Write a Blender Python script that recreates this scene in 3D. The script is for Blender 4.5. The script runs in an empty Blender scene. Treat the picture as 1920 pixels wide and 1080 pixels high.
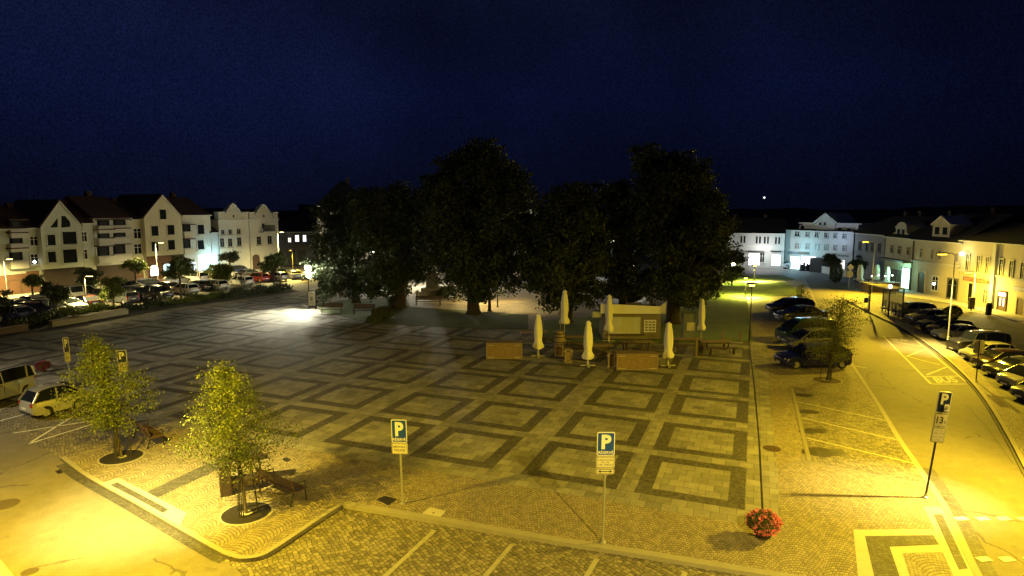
import bpy, bmesh, math, random
import numpy as np
from mathutils import Vector, Matrix
R = math.radians
PI = math.pi
SC = bpy.context.scene
COL = SC.collection
random.seed(7)
RNG = np.random.default_rng(7)

# ------------------------------------------------------------------ camera
FPX, PITCH, CAMH = 1167.0, 0.1223, 9.5
cam_d = bpy.data.cameras.new('camera')
cam = bpy.data.objects.new('camera', cam_d)
COL.objects.link(cam)
cam.location = (0, 0, CAMH)
cam.rotation_euler = (PI / 2 - PITCH, 0, 0)
cam_d.sensor_width = 36
cam_d.lens = 36 * FPX / 1920
cam_d.clip_end = 5000
cam_d.clip_start = 0.1
SC.camera = cam
SC.view_settings.view_transform = 'Standard'
SC.view_settings.look = 'None'
SC.view_settings.exposure = 0
SC.view_settings.gamma = 1
SC.render.film_transparent = False
try:
    SC.cycles.use_denoising = True
    SC.cycles.max_bounces = 5
    SC.cycles.diffuse_bounces = 2
    SC.cycles.glossy_bounces = 2
    SC.cycles.transparent_max_bounces = 6
    SC.cycles.caustics_reflective = False
    SC.cycles.caustics_refractive = False
    SC.cycles.sample_clamp_indirect = 4
except Exception:
    pass

# ------------------------------------------------------------------ night sky
world = bpy.data.worlds.new('World')
SC.world = world
world.use_nodes = True
wn, wl = world.node_tree.nodes, world.node_tree.links
bg = wn['Background']
tc = wn.new('ShaderNodeTexCoord')
sep = wn.new('ShaderNodeSeparateXYZ')
wl.new(tc.outputs['Generated'], sep.inputs[0])
ramp = wn.new('ShaderNodeValToRGB')
e = ramp.color_ramp.elements
e[0].position = 0.0; e[0].color = (0.0014, 0.0020, 0.0068, 1)
e[1].position = 0.62; e[1].color = (0.0030, 0.0040, 0.0100, 1)
m = e.new(0.17); m.color = (0.0023, 0.0040, 0.0195, 1)
m = e.new(0.34); m.color = (0.0028, 0.0042, 0.0160, 1)
wl.new(sep.outputs['Z'], ramp.inputs[0])
nz = wn.new('ShaderNodeTexNoise')
nz.inputs['Scale'].default_value = 420
nz.inputs['Detail'].default_value = 3
wl.new(tc.outputs['Generated'], nz.inputs['Vector'])
nz2 = wn.new('ShaderNodeTexNoise')
nz2.inputs['Scale'].default_value = 3.2
nz2.inputs['Detail'].default_value = 5
wl.new(tc.outputs['Generated'], nz2.inputs['Vector'])
mr = wn.new('ShaderNodeMapRange')
mr.inputs[1].default_value = 0.3; mr.inputs[2].default_value = 0.7
mr.inputs[3].default_value = 0.55; mr.inputs[4].default_value = 1.40
wl.new(nz.outputs[0], mr.inputs[0])
mr2 = wn.new('ShaderNodeMapRange')
mr2.inputs[1].default_value = 0.3; mr2.inputs[2].default_value = 0.7
mr2.inputs[3].default_value = 0.65; mr2.inputs[4].default_value = 1.4
wl.new(nz2.outputs[0], mr2.inputs[0])
mm = wn.new('ShaderNodeMath'); mm.operation = 'MULTIPLY'
wl.new(mr.outputs[0], mm.inputs[0]); wl.new(mr2.outputs[0], mm.inputs[1])
mx = wn.new('ShaderNodeMapRange')          # the sky is darker towards the right
mx.inputs[1].default_value = -0.5; mx.inputs[2].default_value = 0.75
mx.inputs[3].default_value = 1.5; mx.inputs[4].default_value = 0.65
wl.new(sep.outputs['X'], mx.inputs[0])
mm2 = wn.new('ShaderNodeMath'); mm2.operation = 'MULTIPLY'
wl.new(mm.outputs[0], mm2.inputs[0]); wl.new(mx.outputs[0], mm2.inputs[1])
wl.new(ramp.outputs[0], bg.inputs[0])
wl.new(mm2.outputs[0], bg.inputs[1])

# light colours of the lamps
YEL = (1.0, 0.68, 0.030)
YW = (1.0, 0.80, 0.28)
WHT = (0.93, 0.97, 1.0)
CYAN = (0.36, 0.80, 1.0)

# ------------------------------------------------------------------ geometry helpers
def P(px, py, z=0.0):
    """photo pixel -> world point on the level z"""
    x = (px - 960) / FPX; y = (540 - py) / FPX
    cp, sp = math.cos(PITCH), math.sin(PITCH)
    dz = -sp + y * cp
    t = (z - CAMH) / dz
    return Vector((x * t, (cp + y * sp) * t, z))

def PD(px, py, depth):
    """photo pixel -> world point at forward distance Y = depth"""
    x = (px - 960) / FPX; y = (540 - py) / FPX
    cp, sp = math.cos(PITCH), math.sin(PITCH)
    d = Vector((x, cp + y * sp, -sp + y * cp))
    return Vector((0, 0, CAMH)) + d * (depth / d.y)

def HT(bx, by, ty, z=0.0):
    """height above z of something standing at pixel (bx,by) whose top is at row ty"""
    b = P(bx, by, z)
    return PD(bx, ty, b.y).z - z

def tag(o, label=None, cat=None, group=None, kind=None):
    if label: o['label'] = label
    if cat: o['category'] = cat
    if group: o['group'] = group
    if kind: o['kind'] = kind
    return o

def thing(name, loc, label, cat, group=None, rz=0.0, tilt=None):
    o = bpy.data.objects.new(name, None)
    COL.objects.link(o)
    o.empty_display_size = 0.2
    o.location = loc
    o.rotation_euler = (0, 0, rz) if tilt is None else (tilt[0], tilt[1], rz)
    return tag(o, label, cat, group)

class MB:
    def __init__(s):
        s.v = []; s.f = []
    def quad(s, a, b, c, d):
        n = len(s.v); s.v += [tuple(a), tuple(b), tuple(c), tuple(d)]; s.f.append((n, n+1, n+2, n+3)); return s
    def poly(s, pts):
        n = len(s.v); s.v += [tuple(p) for p in pts]; s.f.append(tuple(range(n, n+len(pts)))); return s
    def hexa(s, c):
        """8 corners: bottom 0-3, top 4-7"""
        n = len(s.v); s.v += [tuple(p) for p in c]
        for f in ((3,2,1,0),(4,5,6,7),(0,1,5,4),(1,2,6,5),(2,3,7,6),(3,0,4,7)):
            s.f.append(tuple(n+i for i in f))
        return s
    def box(s, c, sz, rz=0.0):
        x, y, z = (q/2 for q in sz); ca, sa = math.cos(rz), math.sin(rz); o = []
        for dz in (-z, z):
            for dx, dy in ((-x,-y),(x,-y),(x,y),(-x,y)):
                o.append((c[0]+dx*ca-dy*sa, c[1]+dx*sa+dy*ca, c[2]+dz))
        return s.hexa(o)
    def ring_loft(s, rings, cap=True):
        n0 = len(s.v); k = len(rings[0])
        for r in rings: s.v += [tuple(p) for p in r]
        for i in range(len(rings)-1):
            for j in range(k):
                a = n0+i*k+j; b = n0+i*k+(j+1) % k
                s.f.append((a, b, b+k, a+k))
        if cap:
            s.f.append(tuple(n0+j for j in range(k))[::-1])
            s.f.append(tuple(n0+(len(rings)-1)*k+j for j in range(k)))
        return s
    def tube(s, pts, rad, n=8, cap=True):
        pts = [Vector(p) for p in pts]
        if not isinstance(rad, (list, tuple)): rad = [rad]*len(pts)
        rings = []
        prev = None
        for i, p in enumerate(pts):
            d = (pts[min(i+1, len(pts)-1)]-pts[max(i-1, 0)]).normalized()
            if prev is None:
                a = Vector((0,0,1)) if abs(d.z) < .9 else Vector((1,0,0))
                u = d.cross(a).normalized()
            else:
                u = (prev-d*prev.dot(d)).normalized()
            prev = u
            w = d.cross(u)
            rings.append([p+(u*math.cos(2*PI*j/n)+w*math.sin(2*PI*j/n))*rad[i] for j in range(n)])
        return s.ring_loft(rings, cap)
    def lathe(s, c, prof, n=16):
        """prof: (radius, z)"""
        rings = [[(c[0]+r*math.cos(2*PI*j/n), c[1]+r*math.sin(2*PI*j/n), c[2]+z) for j in range(n)] for r, z in prof]
        return s.ring_loft(rings)
    def ico(s, c, r, sub=1):
        bm = bmesh.new(); bmesh.ops.create_icosphere(bm, subdivisions=sub, radius=1)
        rr = r if isinstance(r, (tuple, list)) else (r, r, r)
        n = len(s.v)
        for v in bm.verts: s.v.append((c[0]+v.co.x*rr[0], c[1]+v.co.y*rr[1], c[2]+v.co.z*rr[2]))
        for f in bm.faces: s.f.append(tuple(n+v.index for v in f.verts))
        bm.free(); return s
    def build(s, name, mat, parent=None, smooth=None, bevel=0):
        me = bpy.data.meshes.new(name)
        me.from_pydata(s.v, [], s.f)
        if smooth is not None:
            me.polygons.foreach_set('use_smooth', [True]*len(me.polygons))
            try: me.set_sharp_from_angle(angle=R(smooth))
            except Exception: pass
        me.materials.append(mat); me.update()
        o = bpy.data.objects.new(name, me)
        COL.objects.link(o)
        if parent: o.parent = parent
        if bevel:
            b = o.modifiers.new('bevel', 'BEVEL'); b.width = bevel; b.segments = 2; b.limit_method = 'ANGLE'
        return o

def copy_thing(root, loc, rz, label, group=None, scale=None):
    r = root.copy(); COL.objects.link(r); r.location = loc; r.rotation_euler = (root.rotation_euler.x, root.rotation_euler.y, rz)
    r['label'] = label
    if group: r['group'] = group
    if scale: r.scale = (scale, scale, scale)
    for ch in root.children:
        c = ch.copy(); COL.objects.link(c); c.parent = r
        for g in ch.children:
            d = g.copy(); COL.objects.link(d); d.parent = c
    return r

# ------------------------------------------------------------------ materials
class N:
    """tiny expression helper over math nodes"""
    def __init__(s, nt, out): s.nt = nt; s.o = out
    def _op(s, op, *args, clamp=False):
        n = s.nt.nodes.new('ShaderNodeMath'); n.operation = op; n.use_clamp = clamp
        for i, a in enumerate((s,)+args):
            if isinstance(a, N): s.nt.links.new(a.o, n.inputs[i])
            else: n.inputs[i].default_value = float(a)
        return N(s.nt, n.outputs[0])
    def __add__(s, b): return s._op('ADD', b)
    def __sub__(s, b): return s._op('SUBTRACT', b)
    def __mul__(s, b): return s._op('MULTIPLY', b)
    def __truediv__(s, b): return s._op('DIVIDE', b)
    def neg(s): return s._op('MULTIPLY', -1)
    def floor(s): return s._op('FLOOR')
    def mod(s, b): return s._op('FLOORED_MODULO', b)
    def lt(s, b): return s._op('LESS_THAN', b)
    def gt(s, b): return s._op('GREATER_THAN', b)
    def min(s, b): return s._op('MINIMUM', b)
    def max(s, b): return s._op('MAXIMUM', b)
    def abs(s): return s._op('ABSOLUTE')
    def sqrt(s): return s._op('SQRT')
    def asin(s): return s._op('ARCSINE')
    def inv(s): return s._op('MULTIPLY_ADD', -1, 1)

def newmat(name):
    m = bpy.data.materials.new(name); m.use_nodes = True
    return m, m.node_tree, m.node_tree.nodes['Principled BSDF']

def mixcol(nt, fac, a, b):
    n = nt.nodes.new('ShaderNodeMix'); n.data_type = 'RGBA'
    def setin(i, v):
        if isinstance(v, N): nt.links.new(v.o, n.inputs[i])
        elif hasattr(v, 'is_linked') or hasattr(v, 'links'): nt.links.new(v, n.inputs[i])
        elif isinstance(v, (int, float)): n.inputs[i].default_value = v
        else: n.inputs[i].default_value = (*v, 1)
    setin(0, fac); setin(6, a); setin(7, b)
    return n.outputs[2]

def scalecol(nt, col, val):
    n = nt.nodes.new('ShaderNodeVectorMath'); n.operation = 'SCALE'
    if hasattr(col, 'links'): nt.links.new(col, n.inputs[0])
    else: n.inputs[0].default_value = col
    nt.links.new(val.o, n.inputs[3])
    return n.outputs[0]

def noise(nt, vec, scale, detail=4, rough=.55):
    n = nt.nodes.new('ShaderNodeTexNoise'); n.inputs['Scale'].default_value = scale
    n.inputs['Detail'].default_value = detail; n.inputs['Roughness'].default_value = rough
    nt.links.new(vec, n.inputs['Vector'])
    return N(nt, n.outputs[0])

def white(nt, a, b):
    c = nt.nodes.new('ShaderNodeCombineXYZ')
    nt.links.new(a.o, c.inputs[0]); nt.links.new(b.o, c.inputs[1])
    n = nt.nodes.new('ShaderNodeTexWhiteNoise'); n.noise_dimensions = '2D'
    nt.links.new(c.outputs[0], n.inputs[0])
    return N(nt, n.outputs[0])

def coords(nt):
    t = nt.nodes.new('ShaderNodeTexCoord')
    s = nt.nodes.new('ShaderNodeSeparateXYZ'); nt.links.new(t.outputs['Object'], s.inputs[0])
    return t.outputs['Object'], N(nt, s.outputs[0]), N(nt, s.outputs[1]), N(nt, s.outputs[2])

def bump(nt, bsdf, h, strength=.5, dist=.02):
    b = nt.nodes.new('ShaderNodeBump'); b.inputs['Strength'].default_value = strength; b.inputs['Distance'].default_value = dist
    nt.links.new(h.o, b.inputs['Height']); nt.links.new(b.outputs[0], bsdf.inputs['Normal'])

_mc = {}
def mat(name, col, rough=.7, var=.2, scale=3.0, metal=0.0, bmp=0.0, spec=None, coat=0.0):
    if name in _mc: return _mc[name]
    m, nt, b = newmat(name)
    v, x, y, z = coords(nt)
    n = noise(nt, v, scale)
    n2 = noise(nt, v, scale*9)
    f = (n*1.4+n2*.6-1.0)*var+1.0
    nt.links.new(scalecol(nt, (*col,), f), b.inputs['Base Color'])
    b.inputs['Roughness'].default_value = rough
    b.inputs['Metallic'].default_value = metal
    if spec is not None: b.inputs['Specular IOR Level'].default_value = spec
    if coat: b.inputs['Coat Weight'].default_value = coat
    if bmp: bump(nt, b, n2, bmp, .01)
    _mc[name] = m
    return m

def emit(name, col, st):
    if name in _mc: return _mc[name]
    m, nt, b = newmat(name)
    b.inputs['Base Color'].default_value = (.6, .6, .6, 1)
    b.inputs['Emission Color'].default_value = (*col, 1); b.inputs['Emission Strength'].default_value = st
    _mc[name] = m
    return m

def asphalt(name, col, wheel=.0):
    m, nt, b = newmat(name)
    v, x, y, z = coords(nt)
    big = noise(nt, v, .18, 3); mid = noise(nt, v, 2.2, 4); fine = noise(nt, v, 55, 2)
    vor = nt.nodes.new('ShaderNodeTexVoronoi'); vor.feature = 'DISTANCE_TO_EDGE'; vor.inputs['Scale'].default_value = .16
    wv = nt.nodes.new('ShaderNodeVectorMath'); wv.operation = 'ADD'
    nn_ = nt.nodes.new('ShaderNodeTexNoise'); nn_.inputs['Scale'].default_value = .9; nn_.inputs['Detail'].default_value = 5
    nt.links.new(v, nn_.inputs['Vector']); nt.links.new(v, wv.inputs[0]); nt.links.new(nn_.outputs[1], wv.inputs[1])
    nt.links.new(wv.outputs[0], vor.inputs['Vector'])
    crack = N(nt, vor.outputs[0]).lt(.006)*noise(nt, v, .25, 2).gt(.5)
    spots = noise(nt, v, 1.3, 5).gt(.66)
    f = (big-.5)*.8+(mid-.5)*.6+(fine-.5)*1.2+1.0-crack*.45-spots*.16
    nt.links.new(scalecol(nt, col, f), b.inputs['Base Color'])
    b.inputs['Roughness'].default_value = .72
    bump(nt, b, fine, .5, .01)
    return m

def lattice_mat():
    S = 3.485; NB = .1749*S; WB = .3235*S; PR = 2*S+NB+WB
    m, nt, b = newmat('plaza_slabs')
    v, x, y, z = coords(nt)
    def axis(q):
        mo = q.mod(PR)
        c1 = mo.lt(S)
        c2 = mo.gt(S+NB)*mo.lt(2*S+NB)
        t = mo-c2*(S+NB)
        ins = c1.max(c2)
        edge = t.min(t.neg()+S)
        return ins, edge
    iu, eu = axis(x.neg()); iv, ev = axis(y)
    inside = iu*iv*x.lt(0)*y.gt(0)
    border = inside*(eu.min(ev).lt(.52))
    # light slabs, half a metre square, running bond
    row = (y/.5).floor()
    xs = x/.5+row.mod(2)*.5
    wn_ = white(nt, xs.floor(), row)
    jx = xs.mod(1); jy = (y/.5).mod(1)
    joint = jx.lt(.035).max(jy.lt(.035))
    n1 = noise(nt, v, .35, 4); n2 = noise(nt, v, 14, 3); n3 = noise(nt, v, 2.5, 4)
    f = (wn_-.5)*.5+(n1-.5)*1.0+(n2-.5)*.45+(n3-.5)*.8+1.0
    stain = noise(nt, v, .55, 6, .7).gt(.60)*.16+noise(nt, v, 1.9, 5, .6).gt(.66)*.18
    f = f-stain
    light = scalecol(nt, (.212, .200, .178), f*(joint*-.6+1.0))
    # dark setts
    sx = x/.105; sy = y/.105
    srow = sy.floor()
    sx2 = sx+srow.mod(2)*.5
    w2 = white(nt, sx2.floor(), srow)
    j2 = sx2.mod(1).lt(.13).max(sy.mod(1).lt(.13))
    f2 = (w2-.5)*.8+(n1-.5)*1.0+(n3-.5)*.4+1.0
    dark = scalecol(nt, (.076, .069, .060), f2*(j2*-.5+1.0))
    nt.links.new(mixcol(nt, border, light, dark), b.inputs['Base Color'])
    b.inputs['Roughness'].default_value = .75
    hgt = (joint*border.inv()).max(j2*border).inv()
    bump(nt, b, hgt*1.0+n2*.3, .6, .012)
    return m

def arc_mat(name, base, ang=0.0, W=1.05, rowh=.125, contrast=.62):
    """segmental-arc laid setts"""
    m, nt, b = newmat(name)
    v, x0, y0, z = coords(nt)
    ca, sa = math.cos(ang), math.sin(ang)
    x = x0*ca+y0*sa; y = y0*ca-x0*sa
    wob = noise(nt, v, 1.1, 2)-.5
    x = x+wob*.10
    xl = x.mod(W)-W/2
    Rr = W*.62
    yy = y+wob*.12-(xl*xl*-1.0+Rr*Rr).sqrt()
    row = (yy/rowh).floor()
    jr = (yy/rowh).mod(1)
    tt = (xl/Rr).asin()*Rr/.10+row.mod(2)*.5
    w = white(nt, tt.floor()+(x/W).floor()*37.0, row)
    joint = jr.lt(.24).max(tt.mod(1).lt(.16))
    n1 = noise(nt, v, .3, 4); n3 = noise(nt, v, 3.5, 4)
    f = (w-.5)*.5+(n1-.5)*.55+(n3-.5)*.5+1.0
    nt.links.new(scalecol(nt, base, f*(joint*-contrast+1.0)), b.inputs['Base Color'])
    b.inputs['Roughness'].default_value = .72
    bump(nt, b, joint.inv()+w*.3, .8, .018)
    return m

def sett_mat(name, base, size=.15, ang=0.0, contrast=.6, vary=.8):
    m, nt, b = newmat(name)
    v, x0, y0, z = coords(nt)
    ca, sa = math.cos(ang), math.sin(ang)
    w1 = noise(nt, v, 1.6, 3)-.5
    x = (x0*ca+y0*sa+w1*.25)/size; y = (y0*ca-x0*sa+w1*.35)/size
    row = y.floor()
    xx = x*.75+white(nt, row, row)*.9
    w = white(nt, xx.floor(), row)
    joint = xx.mod(1).lt(.14).max(y.mod(1).lt(.17))
    n1 = noise(nt, v, .45, 4); n3 = noise(nt, v, 5, 4)
    f = (w-.5)*vary+(n1-.5)*.7+(n3-.5)*.6+1.0
    nt.links.new(scalecol(nt, base, f*(joint*-contrast+1.0)), b.inputs['Base Color'])
    b.inputs['Roughness'].default_value = .7
    bump(nt, b, joint.inv()+w*.6+n3*.3, 1.0, .03)
    return m

def grass_mat(name, base):
    m, nt, b = newmat(name)
    v, x, y, z = coords(nt)
    f = (noise(nt, v, .4, 4)-.5)*.9+(noise(nt, v, 28, 3)-.5)*1.5+1.0
    nt.links.new(scalecol(nt, base, f), b.inputs['Base Color'])
    b.inputs['Roughness'].default_value = .9
    bump(nt, b, noise(nt, v, 40, 3), 1, .05)
    return m

def leaf_mat(name, base, tr=.25, hue=.3):
    m, nt, b = newmat(name)
    v, x, y, z = coords(nt)
    g = nt.nodes.new('ShaderNodeNewGeometry')
    rnd = N(nt, g.outputs['Random Per Island'])
    f = (rnd-.5)*.9+(noise(nt, v, .8, 2)-.5)*.6+1.0
    c = scalecol(nt, base, f)
    nt.links.new(c, b.inputs['Base Color'])
    b.inputs['Roughness'].default_value = .55
    if tr:
        t = nt.nodes.new('ShaderNodeBsdfTranslucent'); nt.links.new(c, t.inputs[0])
        mxs = nt.nodes.new('ShaderNodeMixShader'); mxs.inputs[0].default_value = tr
        nt.links.new(b.outputs[0], mxs.inputs[1]); nt.links.new(t.outputs[0], mxs.inputs[2])
        nt.links.new(mxs.outputs[0], nt.nodes['Material Output'].inputs[0])
    return m

def facade_mat(name, col, var=.14):
    return mat(name, col, .85, var, 1.3, bmp=.3)

M = {}
M['asphalt'] = asphalt('asphalt', (.135, .118, .098))
M['asphalt_l'] = asphalt('asphalt_left', (.17, .15, .125))
M['earth'] = mat('dark_earth', (.05, .048, .03), .95, .4, .4)
M['hill'] = mat('hill_woods', (.018, .022, .014), .95, .5, .05)
M['lattice'] = lattice_mat()
M['arc'] = arc_mat('arc_setts', (.26, .22, .155), -.3707)
M['arc_r'] = arc_mat('arc_setts_by_road', (.25, .215, .165), -.05, W=1.0)
M['sett'] = sett_mat('rough_parking_setts', (.20, .175, .13), .125, -.95)
M['sett_r'] = sett_mat('bay_setts', (.165, .145, .105), .13, -.3)
M['sett_d'] = sett_mat('dark_setts', (.085, .08, .074), .11, -.02, .45, .5)
M['sett_f'] = sett_mat('side_square_setts', (.16, .145, .11), .16, .4, .3, .4)
M['kerb'] = mat('kerb_granite', (.27, .25, .21), .7, .25, 2.5, bmp=.3)
M['kerb_dark'] = mat('kerb_side', (.11, .10, .08), .8, .3, 2.5)
M['slab'] = mat('pale_slab', (.42, .39, .33), .7, .2, 3, bmp=.3)
M['paint'] = mat('road_paint', (.72, .70, .62), .6, .35, 6)
M['paint_y'] = mat('faded_road_paint', (.33, .31, .24), .6, .45, 6)
M['iron'] = mat('cast_iron', (.030, .026, .022), .55, .4, 8, metal=.3)
M['rust'] = mat('rusty_grate', (.055, .030, .018), .8, .5, 8)
M['grass'] = grass_mat('lawn_grass', (.10, .15, .025))
M['grass_d'] = grass_mat('park_grass', (.06, .085, .03))
M['steel'] = mat('galvanised_steel', (.42, .42, .40), .42, .15, 8, metal=.6)
M['pole_d'] = mat('dark_pole', (.035, .033, .03), .5, .2, 6, metal=.4)
M['pole_w'] = mat('pale_pole', (.42, .42, .40), .45, .1, 6)
M['black'] = mat('black_plastic', (.012, .012, .013), .5, .1, 6)
M['rubber'] = mat('tyre_rubber', (.018, .018, .018), .85, .2, 20)
M['rim'] = mat('alloy_rim', (.55, .55, .54), .3, .1, 10, metal=.8)
M['glass'] = mat('car_glass', (.012, .014, .016), .06, .05, 3, spec=.8)
M['pane'] = mat('window_pane', (.010, .012, .015), .5, .3, .8, spec=.02)
M['pane_b'] = mat('window_pane_curtained', (.08, .08, .07), .35, .4, .8)
M['head'] = mat('headlight_lens', (.6, .62, .64), .08, .05, 8, spec=.9)
M['tail'] = mat('tail_lens', (.28, .012, .012), .15, .1, 8, spec=.8)
M['plate'] = mat('number_plate', (.7, .7, .66), .5, .05, 8)
M['wood'] = mat('brown_wood', (.075, .045, .030), .6, .4, 9, bmp=.3)
M['wood_g'] = mat('weathered_wood', (.20, .15, .10), .75, .35, 9, bmp=.3)
M['bark'] = mat('bark', (.085, .065, .045), .9, .4, 9, bmp=.6)
M['bark_d'] = mat('old_bark', (.045, .036, .028), .95, .4, 5, bmp=.6)
M['leaf_y'] = leaf_mat('young_and_lit_leaves', (.125, .155, .034), .35)  # brighter tone, also puts lamplight into the lit hedges and trees
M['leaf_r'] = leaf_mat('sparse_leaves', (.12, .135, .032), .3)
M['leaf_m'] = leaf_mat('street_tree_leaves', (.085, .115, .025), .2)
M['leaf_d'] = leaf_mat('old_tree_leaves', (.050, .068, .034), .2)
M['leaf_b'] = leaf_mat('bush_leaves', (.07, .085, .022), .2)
M['sign_w'] = mat('sign_white', (.75, .74, .70), .4, .05, 8)
M['sign_b'] = mat('sign_blue', (.015, .065, .42), .35, .05, 8)
M['sign_n'] = mat('sign_navy', (.012, .02, .12), .35, .05, 8)
M['sign_y'] = mat('sign_cream', (.62, .58, .42), .45, .05, 8)
M['ink'] = mat('sign_ink', (.02, .02, .02), .5, .05, 8)
M['canvas'] = mat('cream_canvas', (.70, .68, .58), .85, .25, 5, bmp=.4)
M['tile'] = mat('roof_tiles', (.050, .024, .020), .85, .5, 2, bmp=.4)
M['tile_d'] = mat('dark_roof', (.020, .018, .020), .9, .4, 2)
M['white_p'] = mat('white_plaster', (.56, .55, .50), .85, .12, 1)
M['tyrebin'] = mat('bin_brown', (.034, .021, .015), .55, .3, 8)

# ------------------------------------------------------------------ ground sheets
def sheet(name, pts, z, m, kind='structure', h=0.0, px=True, parent=None):
    """flat polygon (photo pixels on level z) with optional thickness below it"""
    w = [P(a, b, z) for a, b in pts] if px else [Vector((a, b, z)) for a, b in pts]
    bm = bmesh.new()
    vs = [bm.verts.new(p) for p in w]
    f = bm.faces.new(vs)
    bm.normal_update()
    if f.normal.z < 0: f.normal_flip()
    if h:
        low = [bm.verts.new((p.x, p.y, p.z-h)) for p in w]
        k = len(vs)
        for i in range(k):
            bm.faces.new((vs[i], vs[(i+1) % k], low[(i+1) % k], low[i]))
    bmesh.ops.triangulate(bm, faces=[f for f in bm.faces if len(f.verts) > 4])
    me = bpy.data.meshes.new(name); bm.to_mesh(me); bm.free()
    me.materials.append(m)
    o = bpy.data.objects.new(name, me); COL.objects.link(o)
    if kind: o['kind'] = kind
    if parent: o.parent = parent
    return o

def smooth_path(pts, n=6):
    """Catmull-Rom through world points"""
    out = []
    q = [pts[0]]+list(pts)+[pts[-1]]
    for i in range(1, len(q)-2):
        for k in range(n):
            t = k/n
            a, b, c, d = q[i-1], q[i], q[i+1], q[i+2]
            out.append(.5*((2*b)+(c-a)*t+(2*a-5*b+4*c-d)*t*t+(3*b-a-3*c+d)*t*t*t))
    out.append(pts[-1])
    return out

def strip_pts(w, width, off=0.0):
    L, Rr = [], []
    for i, p in enumerate(w):
        d = (w[min(i+1, len(w)-1)]-w[max(i-1, 0)]); d.z = 0
        d.normalize(); nn = Vector((-d.y, d.x, 0))
        L.append(p+nn*(off+width/2)); Rr.append(p+nn*(off-width/2))
    return L, Rr

def strip(mb, pts, z, width, off=0.0, h=0.0, smooth=0, px=True):
    w = [P(a, b, z) for a, b in pts] if px else pts
    if smooth: w = smooth_path(w, smooth)
    L, Rr = strip_pts(w, width, off)
    for i in range(len(w)-1):
        if h:
            dn = Vector((0, 0, -h))
            mb.hexa([Rr[i]+dn, Rr[i+1]+dn, L[i+1]+dn, L[i]+dn, Rr[i], Rr[i+1], L[i+1], L[i]])
        else:
            mb.quad(Rr[i], Rr[i+1], L[i+1], L[i])
    return mb

def struct(mb, name, m, **k):
    o = mb.build(name, m, **k); o['kind'] = 'structure'; return o

def px_smooth(pts, z=0.0, n=5):
    """smooth a pixel polyline on the ground; returns world xy tuples"""
    return [(p.x, p.y) for p in smooth_path([P(a, b, z) for a, b in pts], n)]

ZP = 0.12          # level of the raised plaza and pavements
sheet('ground', [(-2500, -200), (2500, -200), (2500, 3000), (-2500, 3000)], 0, M['earth'], px=False)

# edges shared by neighbouring surfaces
L_KERB = [(-420, 620), (-160, 722), (0, 800), (113, 858)]
F_KERB = [(113, 858), (160, 893), (250, 943), (340, 995), (405, 1032), (432, 1044), (458, 1048), (492, 1042), (530, 1020), (585, 983), (642, 946)]
B_KERB = [(642, 946), (760, 966), (1040, 1014), (1230, 1044), (1400, 1072), (1560, 1098), (1700, 1124)]
R_KERB = [(1935, 1240), (1880, 1140), (1842, 1080), (1808, 1010), (1778, 950), (1752, 912), (1722, 868), (1690, 822), (1655, 765), (1620, 712), (1588, 664), (1560, 620), (1540, 585), (1528, 560), (1518, 540), (1508, 522)]
I_KERB = [(1990, 1010), (1920, 884), (1893, 832), (1862, 778), (1838, 742), (1812, 712), (1775, 677), (1735, 646), (1690, 617), (1645, 595), (1610, 577), (1578, 560)]

def V2(l): return [(p[0], p[1]) for p in l]
fk = px_smooth(F_KERB, ZP); bk = [tuple(P(a, b, ZP)[:2]) for a, b in B_KERB]; rk = px_smooth(R_KERB, ZP)
base = fk+bk[1:]+rk+[tuple(P(a, b, ZP)[:2]) for a, b in ((1300, 512), (980, 508), (700, 515), (610, 535), (560, 546), (400, 566), (200, 600), (0, 634), (-160, 664), (-160, 690), (0, 690), (70, 700), (165, 752), (246, 822))]
sheet('sidewalk', base, ZP, M['arc'], h=ZP+.05, px=False)

# the slab field with its dark lattice, in the frame of the pattern
S_ = 3.485; YAW = -.3707; U0, V0 = -.0255*S_, -5.7614*S_
def lat(px, py):
    p = P(px, py, ZP); c, s = math.cos(YAW), math.sin(YAW)
    return (U0+p.x*c+p.y*s, V0-p.x*s+p.y*c)
bnd = [lat(*q) for q in ((560, 552), (400, 573), (200, 607), (0, 642), (-150, 668))]
vb = max(lat(600, 552)[1], lat(1400, 640)[1])
uL = lat(60, 720)[0]
lp = [(1.05, -.95), (1.05, lat(1408, 642)[1])]
lp += [(lat(700, 600)[0], lat(1408, 642)[1]), lat(640, 590), lat(600, 556)]+bnd+[(lat(-150, 668)[0]+2, -.95)]
me_ = []
c, s = math.cos(YAW), math.sin(YAW)
bm = bmesh.new()
f = bm.faces.new([bm.verts.new((u, v, 0)) for u, v in lp]); bm.normal_update()
if f.normal.z < 0: f.normal_flip()
bmesh.ops.triangulate(bm, faces=bm.faces[:])
me = bpy.data.meshes.new('plaza'); bm.to_mesh(me); bm.free(); me.materials.append(M['lattice'])
plaza = bpy.data.objects.new('plaza', me); COL.objects.link(plaza)
plaza.rotation_euler = (0, 0, YAW)
plaza.location = (-(U0*c-V0*s), -(U0*s+V0*c), ZP+.004)
plaza['kind'] = 'structure'
def LW(u, v, z=ZP):
    du, dv = u-U0, v-V0
    return Vector((du*c-dv*s, du*s+dv*c, z))

# left road and left bays
sheet('road', V2(px_smooth(L_KERB+F_KERB[1:6]))+[tuple(P(a, b)[:2]) for a, b in ((520, 1090), (700, 1200), (500, 1500), (60, 1150), (30, 1085), (0, 1048), (-60, 980), (-500, 700))], .008, M['asphalt_l'], px=False)
sheet('parking_paving', [(-420, 620), (-160, 722), (0, 800), (113, 858), (246, 822), (165, 752), (70, 700), (0, 690), (-160, 690), (-160, 640)], .012, M['sett'])
sheet('sidewalk', [(0, 1048), (30, 1085), (60, 1150), (-40, 1260), (-200, 1100)], .12, M['slab'], h=.12)
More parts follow.
